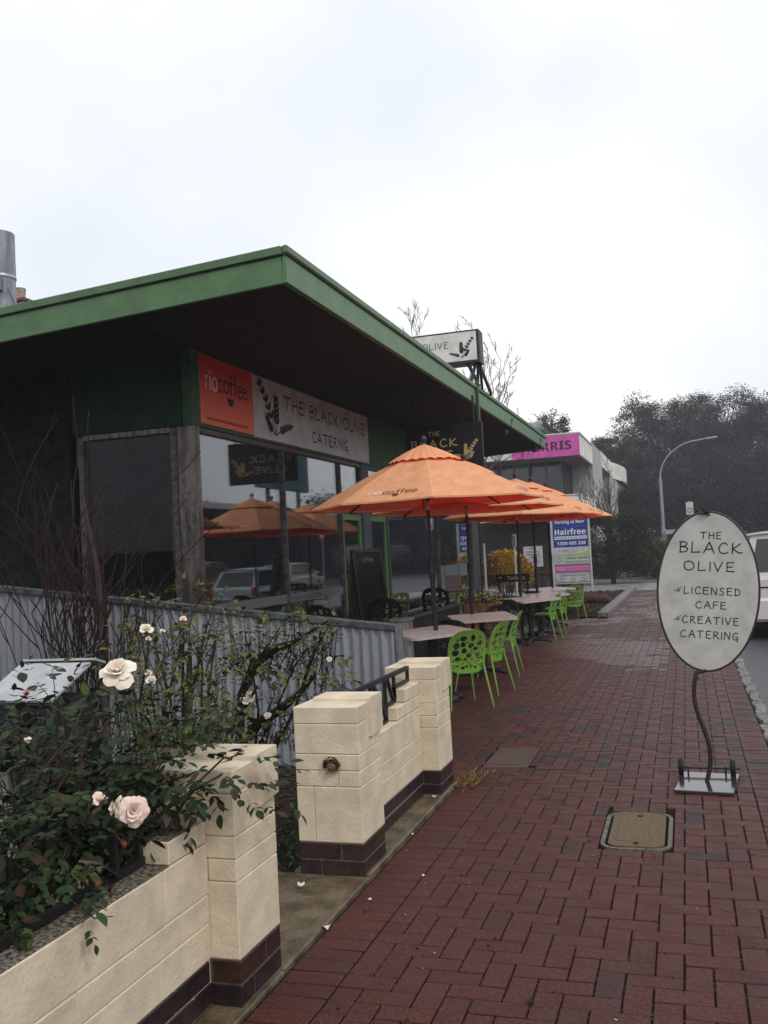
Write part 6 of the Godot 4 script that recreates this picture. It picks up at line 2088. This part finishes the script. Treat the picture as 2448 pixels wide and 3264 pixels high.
func bloom(parent: Node, at: Vector3, face: Vector3, r: float, open: float, petals: int, m: Material, _pm: Mesh) -> void:
	if petal_cup == null:
		petal_cup = petal_mesh(0.42, 0.08).mesh()
		petal_flat = petal_mesh(0.12, 0.34).mesh()
	var b := frame_to(face, V(0, 1, 0.1))
	var core := put("bloom", M.new().ball(V(0, 0, r * 0.12), V(r * 0.13, r * 0.13, r * 0.22), 8, 6), m, parent)
	core.transform = Transform3D(b, at)
	var tints := [m]
	for k in 2:
		var d: StandardMaterial3D = m.duplicate()
		var c: Color = d.albedo_color
		d.albedo_color = Color(c.r * (0.99 - 0.02 * k), c.g * (0.97 - 0.04 * k), c.b * (0.96 - 0.05 * k))
		tints.append(d)
	for k in petals:
		var a := (k + 0.5) / float(petals)
		var an := k * 2.4 + rng.randf_range(-0.25, 0.25)
		var lean := lerpf(0.08, open, pow(a, 0.8)) + rng.randf_range(-0.1, 0.1)
		var sz := r * lerpf(0.62, 1.05, a) * rng.randf_range(0.88, 1.1)
		var o := put("petal", petal_cup if a < 0.55 else petal_flat, tints[rng.randi() % 3] if a > 0.3 else tints[2], core)
		var q := Basis(V(0, 0, 1), an) * Basis(V(1, 0, 0), PI / 2 - lean)
		o.transform = Transform3D(q.scaled(Vector3.ONE * sz), Basis(V(0, 0, 1), an) * V(0, r * 0.1 * a, -r * 0.1 * a) + q * V(0, 0, -r * (0.1 + 0.22 * a)))

func rose_bush(called: String, label: String, base: Vector3, blobs: Array, canes: int, leaves: int, size: float, tones: Array, single_leaves: int, stems: Material, cane_paths: Array = []) -> Node3D:
	var t := thing(called, label, "rose bush", base)
	var st := M.new()
	var list := []
	var vols := 0.0
	for b in blobs:
		vols += b[1].x * b[1].y * b[1].z * (b[2] if b.size() > 2 else 1.0)
	for b in blobs:
		var n := int(leaves * b[1].x * b[1].y * b[1].z * (b[2] if b.size() > 2 else 1.0) / vols)
		for k in n:
			var o := V(rng.randfn(), rng.randfn(), rng.randfn()).limit_length(2.1) * 0.5
			var p: Vector3 = b[0] - base + o * b[1]
			var w: Vector3 = p + base
			if w.x > -1.87 and (w.y < 0.64 or (w.x > -1.74 and w.y < 0.7)) and w.z > -3.05:
				continue      # the wall stands here
			if w.z < -3.05 and w.z > -3.48 and w.x > -1.98 and w.x < -1.57 and w.y < 0.89:
				continue      # and here its pillar
			var d: Vector3 = o + V(rng.randf_range(-0.6, 0.6), rng.randf_range(-0.5, 0.4), rng.randf_range(-0.6, 0.6))
			compound(list, p, d, size * rng.randf_range(0.7, 1.2))
			if rng.randf() < 0.35 and w.x < -1.9:
				var q: Vector3 = p - d.normalized() * 0.1 - V(0, rng.randf_range(0.05, 0.2), 0)
				st.tube([q, p, p + d.normalized() * size * 1.6], [0.0035, 0.002, 0.0012], 4, false)
	for k in canes:
		var b: Array = blobs[k % blobs.size()]
		var top: Vector3 = b[0] - base + V(rng.randf_range(-0.9, 0.9), rng.randf_range(0.0, 0.95), rng.randf_range(-0.9, 0.9)) * b[1]
		var foot := V(rng.randf_range(-0.18, 0.18), 0, rng.randf_range(-0.18, 0.18))
		var mid := foot.lerp(top, 0.5) + V(rng.randf_range(-0.1, 0.1), 0.1, rng.randf_range(-0.1, 0.1))
		st.tube([foot, foot.lerp(mid, 0.6) + V(0, 0.04, 0), mid, top.lerp(mid, 0.4) + V(0, 0.05, 0), top], [0.011, 0.009, 0.008, 0.006, 0.003], 6, false)
	for c in cane_paths:
		var pts := []
		for p in c[0]:
			pts.append(p - base)
		st.tube(pts, c[1], 8)
	put("canes", st, stems, t)
	var leaf := leaflet(1.0).mesh()
	var mm := []
	for k in tones.size():
		var m := mat("%s_leaf_%d" % [label.substr(0, 8), k], tones[k % tones.size()], 0.5, 0.28)
		m.backlight_enabled = true
		m.backlight = Color(0.06, 0.1, 0.03)
		mm.append(m)
	var eye := V(0, 1.6, 0) - base
	list.sort_custom(func(a, b): return a.origin.distance_squared_to(eye) < b.origin.distance_squared_to(eye))
	var rest := []
	var cols := []
	for k in list.size():
		if k < single_leaves:
			var o := put("leaf", leaf, mm[rng.randi() % mm.size()], t)
			o.transform = list[k]
		else:
			rest.append(list[k])
			cols.append(tones[rng.randi() % tones.size()] * rng.randf_range(0.7, 1.25))
	var vm := vmat("rose_leaf_far", 0.5, 0.28, Color(0.1, 0.14, 0.05))
	if rest.size():
		many("foliage", leaf, vm, rest, cols, t)
	return t

func garden_plants() -> void:
	var cane := mat("rose_cane", Color(0.055, 0.04, 0.025), 0.7, 0.35, "fine", 6.0)
	var pm: Mesh = null
	var ivory := mat("ivory_petal", Color(0.84, 0.79, 0.69), 0.65, 0.25)
	ivory.backlight_enabled = true
	ivory.backlight = Color(0.3, 0.26, 0.2)
	var pink := mat("blush_petal", Color(0.84, 0.69, 0.63), 0.65, 0.25)
	pink.backlight_enabled = true
	pink.backlight = Color(0.3, 0.18, 0.15)
	var greens := [Color(0.018, 0.036, 0.012), Color(0.026, 0.046, 0.012), Color(0.013, 0.026, 0.011), Color(0.045, 0.062, 0.014), Color(0.02, 0.034, 0.015), Color(0.018, 0.036, 0.012), Color(0.013, 0.026, 0.011), Color(0.026, 0.046, 0.012), Color(0.02, 0.04, 0.012), Color(0.015, 0.03, 0.012), Color(0.022, 0.04, 0.014), Color(0.016, 0.03, 0.014), Color(0.05, 0.027, 0.013)]
	var r1 := rose_bush("rose_bush", "nearest dark green rose bush spilling over the cream wall with white and blush blooms", V(-2.25, 0, -2.6),
		[[V(-2.25, 0.72, -2.0), V(0.42, 0.4, 0.6)], [V(-2.2, 0.85, -2.6), V(0.36, 0.36, 0.55)], [V(-1.98, 0.88, -3.0), V(0.3, 0.2, 0.34), 2.5], [V(-2.35, 0.45, -2.4), V(0.42, 0.35, 0.7)], [V(-1.76, 0.85, -3.12), V(0.2, 0.11, 0.3), 7.0], [V(-1.62, 0.76, -3.2), V(0.07, 0.12, 0.2), 9.0], [V(-1.58, 0.78, -3.42), V(0.05, 0.1, 0.1), 8.0], [V(-1.86, 0.72, -2.5), V(0.12, 0.14, 0.5), 3.0], [V(-1.86, 0.66, -2.0), V(0.1, 0.12, 0.35), 3.0], [V(-2.35, 1.02, -3.0), V(0.34, 0.2, 0.3)], [V(-2.0, 0.66, -2.0), V(0.16, 0.2, 0.5)], [V(-1.95, 0.8, -2.5), V(0.14, 0.16, 0.4)]],
		38, 1750, 0.05, greens, 290, cane, [[[V(-2.3, 0.5, -3.0), V(-2.1, 0.62, -2.9), V(-1.95, 0.78, -2.8), V(-1.85, 0.85, -2.75)], [0.01, 0.009, 0.007, 0.004]], [[V(-2.0, 0.75, -3.0), V(-1.8, 0.83, -3.05), V(-1.66, 0.86, -3.3)], [0.006, 0.005, 0.002]]])
	var b0 := V(-2.25, 0, -2.6)
	bloom(r1, V(-1.72, 1.275, -2.58) - b0, V(0.25, 0.75, 0.6), 0.05, 1.35, 13, ivory, pm)
	bloom(r1, V(-1.685, 0.845, -2.58) - b0, V(0.65, 0.2, 0.7), 0.042, 1.15, 20, pink, pm)
	bloom(r1, V(-1.735, 0.855, -2.57) - b0, V(-0.5, 0.3, 0.7), 0.034, 1.1, 9, ivory, pm)
	bloom(r1, V(-1.8, 0.87, -2.58) - b0, V(0.3, 0.9, 0.5), 0.028, 0.5, 10, pink, pm)
	bloom(r1, V(-2.0, 1.07, -2.5) - b0, V(0.1, 1, 0.2), 0.016, 0.25, 6, ivory, pm)
	bloom(r1, V(-2.08, 1.2, -2.6) - b0, V(0.1, 1, 0.2), 0.014, 0.2, 6, mat("red_bud", Color(0.35, 0.06, 0.08), 0.6, 0.3), pm)
	var sprig := M.new()
	sprig.tube([V(-1.84, 0.64, -2.3) - b0, V(-1.74, 0.66, -2.33) - b0, V(-1.68, 0.6, -2.36) - b0, V(-1.66, 0.585, -2.42) - b0], [0.003, 0.0025, 0.002, 0.0015], 5)
	put("sprig", sprig, cane, r1)
	var sl := []
	compound(sl, V(-1.7, 0.6, -2.34) - b0, V(0.5, -0.8, 0.1), 0.036)
	for x in sl:
		put("leaf", leaflet(1.0).mesh(), mats["nearest _leaf_0"], r1).transform = x
	for k in 5:
		var hip := M.new()
		var p := V(-1.66 - 0.04 * k, 0.7 + 0.05 * k, -2.35 - 0.2 * k) - b0
		hip.ball(p, V(0.009, 0.012, 0.009), 8, 6)
		hip.tube([p, p + V(-0.05, 0.02, -0.03), p + V(-0.12, 0.0, -0.05)], [0.003, 0.002, 0.002], 5)
		put("rose_hip", hip, mat("rose_hip", Color(0.12, 0.045, 0.02), 0.6, 0.3), r1)
	var yel := [Color(0.1, 0.11, 0.025), Color(0.15, 0.13, 0.025), Color(0.06, 0.08, 0.025), Color(0.12, 0.1, 0.02), Color(0.045, 0.065, 0.022)]
	var r2 := rose_bush("rose_bush", "open yellow green rose bush before the corrugated fence with small pale buds", V(-2.85, 0, -4.8),
		[[V(-2.75, 1.12, -4.8), V(0.26, 0.3, 0.3)], [V(-2.98, 1.35, -4.8), V(0.16, 0.13, 0.16)], [V(-2.8, 0.72, -4.7), V(0.34, 0.26, 0.3)], [V(-3.12, 1.14, -4.7), V(0.2, 0.1, 0.16)], [V(-2.55, 0.75, -4.75), V(0.25, 0.2, 0.25)]],
		16, 420, 0.044, yel, 0, cane, [[[V(-2.82, 0, -4.8), V(-2.78, 0.5, -4.78), V(-2.74, 0.85, -4.8), V(-2.72, 1.1, -4.8)], [0.03, 0.028, 0.026, 0.012]]])
	var b2 := V(-2.85, 0, -4.8)
	for a in [[-2.87, 1.25, -4.6, 0.036, 1], [-2.87, 1.01, -4.6, 0.02, 0], [-2.64, 1.3, -4.6, 0.02, 0], [-2.84, 0.97, -4.58, 0.03, 1], [-2.77, 1.24, -4.6, 0.014, 0], [-2.86, 1.2, -4.6, 0.016, 0]]:
		bloom(r2, V(a[0], a[1], a[2]) - b2, V(0.3, 0.7, 0.6), a[3], 0.9, 9, ivory if a[4] else pink, pm)
	var gnarl := mat("gnarled_cane", Color(0.03, 0.02, 0.018), 0.85, 0.3, "fine", 5.0, 1.0)
	var r3 := rose_bush("rose_bush", "old rose with a thick leaning dark stem between the two wall pillars", V(-2.75, 0, -5.3),
		[[V(-2.35, 1.08, -5.3), V(0.24, 0.14, 0.22)], [V(-2.12, 0.92, -5.3), V(0.16, 0.26, 0.2)], [V(-2.4, 0.68, -5.3), V(0.2, 0.16, 0.2)], [V(-2.05, 1.2, -5.25), V(0.1, 0.08, 0.12)], [V(-2.6, 1.1, -5.3), V(0.2, 0.16, 0.2)]],
		8, 330, 0.042, [Color(0.07, 0.09, 0.025), Color(0.13, 0.12, 0.025), Color(0.045, 0.07, 0.025), Color(0.1, 0.08, 0.02), Color(0.035, 0.055, 0.022)], 0, gnarl,
		[[[V(-2.75, 0, -5.3), V(-2.72, 0.4, -5.3), V(-2.56, 0.6, -5.3), V(-2.42, 0.68, -5.3), V(-2.28, 0.78, -5.3), V(-2.16, 0.9, -5.28)], [0.04, 0.036, 0.03, 0.028, 0.02, 0.012]], [[V(-2.68, 0.45, -5.28), V(-2.66, 0.78, -5.3), V(-2.55, 0.98, -5.3), V(-2.42, 1.06, -5.3), V(-2.28, 1.1, -5.3), V(-2.06, 1.22, -5.28)], [0.03, 0.026, 0.036, 0.026, 0.014, 0.006]], [[V(-2.56, 0.6, -5.3), V(-2.6, 0.7, -5.2), V(-2.5, 0.85, -5.2)], [0.02, 0.014, 0.008]]])
	var b3 := V(-2.75, 0, -5.3)
	for a in [[-2.29 * 1.12, 0.78, -5.2, 0.042, 1], [-2.42, 0.68, -5.15, 0.02, 1], [-2.03, 1.0, -5.2, 0.016, 1]]:
		bloom(r3, V(a[0], a[1], a[2]) - b3, V(0.3, 0.4, 0.85), a[3], 1.0, 12, ivory if a[4] else pink, pm)
	# tall leafless shrub in front of the fence
	var bs := thing("bare_shrub", "tall leafless shrub of many thin red brown stems by the dark side wall", "shrub", V(-4.55, 0, -6.25))
	var r := RandomNumberGenerator.new()
	r.seed = 77
	var bm := M.new()
	for k in 30:
		var foot := V(r.randf_range(-0.2, 0.26), 0, r.randf_range(-0.12, 0.12))
		twig(bm, foot, V(foot.x * 1.0 + r.randf_range(-0.14, 0.14), 1.0, r.randf_range(-0.12, 0.12)), r.randf_range(1.2, 2.3), 0.0065, 1, r)
	for k in 12:
		twig(bm, V(r.randf_range(-0.1, 0.5), 0.5, 0), V(r.randf_range(-0.8, 0.9), 1.0, r.randf_range(-0.2, 0.2)), r.randf_range(0.7, 1.2), 0.0045, 1, r)
	put("stems", bm, mat("red_stem", Color(0.03, 0.015, 0.014), 0.7, 0.3), bs)
	var tr := M.new()
	tr.tube([V(0.28, 0, 0.02), V(0.27, 0.9, 0), V(0.24, 1.6, 0), V(0.16, 2.1, 0.02), V(0.1, 2.5, 0)], [0.036, 0.032, 0.024, 0.012, 0.003], 8)
	put("main_stem", tr, mat("grey_stem", Color(0.075, 0.055, 0.05), 0.8, 0.3, "fine", 4.0, 0.5), bs)
	# ground cover behind the gap
	var gc := thing("ground_cover", "small green weeds at the foot of the first tall pillar", "weed", V(-2.25, 0, -4.75))
	gc.set_meta("kind", "stuff")
	var gm := M.new()
	gm.use_col = true
	for k in 420:
		gm.col = Color(0.035, 0.07, 0.018) * rng.randf_range(0.5, 1.5)
		leaf3(gm, V(rng.randfn() * 0.2, rng.randf_range(0, 0.07), rng.randfn() * 0.14), V(rng.randf_range(-1, 1), 0.8, rng.randf_range(-1, 1)), rng.randf_range(0.02, 0.05), 0.5)
	put("leaves", gm, vmat("leaf_mix", 0.6, 0.35, Color(0.3, 0.3, 0.3)), gc)
	# letter box lid in the roses
	var lb := thing("letter_box", "dark letter box with a sloping white lid among the roses", "letter box", V(-3.14, -0.03, -4.0), 0.02)
	put("lid", M.new().bx(Transform3D(Basis(V(1, 0, 0), 0.4), V(0, 1.08, 0)), V(0.42, 0.012, 0.36)), mat("white_lid", Color(0.42, 0.43, 0.45), 0.4, 0.45, "soft", 2.0), lb)
	put("ridge", M.new().bx(Transform3D(Basis(V(1, 0, 0), -0.3), V(0, 1.155, -0.235)), V(0.44, 0.012, 0.1)), mat("white_lid", Color(0.42, 0.43, 0.45)), lb)
	put("box", M.new().cb(V(-0.2, 0.72, -0.2), V(0.2, 1.0, 0.17), 0.005), mat("box_black", Color(0.012, 0.012, 0.013), 0.6, 0.4), lb)
	put("post", M.new().cb(V(-0.215, 0, -0.04), V(-0.15, 0.99, 0.04), 0.005), mat("post_pale", Color(0.25, 0.25, 0.26), 0.6, 0.4), lb)

# ---------------------------------------------------------------- small things
func small_things() -> void:
	# mask on the pillar
	var mk := thing("wall_mask", "small weathered ceramic mask with dark hair fixed to the cream pillar", "ornament", V(-1.745, 0.565, -4.432))
	var m := M.new()
	m.ball(V(0.004, -0.004, 0.008), V(0.026, 0.03, 0.022), 12, 8)
	m.ball(V(0.004, -0.008, 0.03), V(0.006, 0.009, 0.008), 8, 6)
	m.ball(V(0.004, -0.024, 0.026), V(0.011, 0.004, 0.005), 8, 6)
	put("face", m, mat("mask_clay", Color(0.22, 0.1, 0.045), 0.5, 0.4, "fine", 9.0), mk)
	var hm := M.new()
	for k in 22:
		var an := -0.35 + (PI + 0.7) * k / 21.0
		hm.ball(V(cos(an) * 0.036 + rng.randf_range(-0.004, 0.004), sin(an) * 0.03 + 0.004, 0.008), V(0.011, 0.01, 0.012), 7, 5)
	for k in 12:
		hm.ball(V(rng.randf_range(-0.03, 0.03), 0.022 + rng.randf_range(-0.006, 0.012), 0.018), V(0.009, 0.008, 0.009), 7, 5)
	put("hair", hm, mat("mask_dark", Color(0.03, 0.017, 0.015), 0.4, 0.45, "fine", 9.0), mk)
	var tm := M.new()
	for k in 9:
		tm.ball(V(rng.randf_range(-0.03, 0.02), 0.034 + rng.randf_range(-0.004, 0.006), 0.02), V(0.006, 0.005, 0.006), 6, 4)
	tm.ball(V(-0.02, -0.034, 0.012), V(0.009, 0.009, 0.008), 7, 5)
	tm.ball(V(0.036, -0.004, 0.004), V(0.012, 0.026, 0.008), 7, 5)
	put("cream_glaze", tm, mat("mask_cream", Color(0.36, 0.26, 0.15), 0.4, 0.45), mk)
	# dry grass tuft
	var gt := thing("grass_tuft", "dry straw coloured grass tuft against the far wall pillar", "grass", V(-1.53, 0, -6.42))
	var gm := M.new()
	gm.use_col = true
	for k in 240:
		gm.col = Color(0.3, 0.2, 0.09) * rng.randf_range(0.5, 1.4)
		leaf3(gm, V(rng.randfn() * 0.05, 0.0, rng.randfn() * 0.11), V(rng.randf_range(-0.9, 0.9), rng.randf_range(0.3, 1), rng.randf_range(-0.9, 0.9)), rng.randf_range(0.03, 0.08), 0.12)
	put("blades", gm, vmat("leaf_mix"), gt).set_meta("kind", "stuff")
	# fallen petals
	var pm := petal_mesh().mesh()
	var white := mat("fallen_petal", Color(0.62, 0.58, 0.52), 0.6, 0.3)
	var ps := [[-1.56, -3.82, 0.035, "largest fallen white petal, lying by the concrete path edge"], [-1.57, -5.18, 0.022, "fallen white petal against the ledge beside the far wall"], [-1.5, -4.2, 0.014, "tiny fallen petal on the red bricks near the pillar corner"], [-1.33, -4.55, 0.014, "tiny pale petal on the bricks out from the pillar"], [-1.63, -5.9, 0.02, "small pale petal on the concrete ledge under the far pillar"], [-1.86, -4.25, 0.03, "white petal lying in the dark gap between the pillars"]]
	for a in ps:
		var o := put("fallen_petal", pm, white)
		o.set_meta("label", a[3])
		o.set_meta("category", "petal")
		o.set_meta("group", "petals fallen on the ground")
		o.transform = Transform3D(Basis.from_euler(V(-1.35, rng.randf() * TAU, 0.0)).scaled(Vector3.ONE * a[2]), V(a[0], (0.035 if a[0] < -1.6 else 0.006) + a[2] * 0.12, a[1]))
	# dark leaves and gum spots on the bricks
	for a in [[-0.62, -3.35, 0.03, "dark dead leaf on the bricks at the bottom of the view"], [-0.95, -6.05, 0.03, "dark dead leaf on the bricks beyond the pillar"], [0.03, -11.3, 0.05, "dark dead leaf on the bricks behind the oval sign"]]:
		var d := M.new()
		d.use_col = true
		for k in 4:
			d.col = Color(0.02, 0.013, 0.012)
			leaf3(d, V(rng.randf_range(-0.01, 0.01), 0.006, rng.randf_range(-0.01, 0.01)), V(rng.randf_range(-1, 1), 0.12, rng.randf_range(-1, 1)), a[2], 0.5)
		var o := single("dead_leaf", d, vmat("leaf_mix"), a[3], "leaf", "dead leaves on the footpath")
		o.position = V(a[0], 0, a[1])
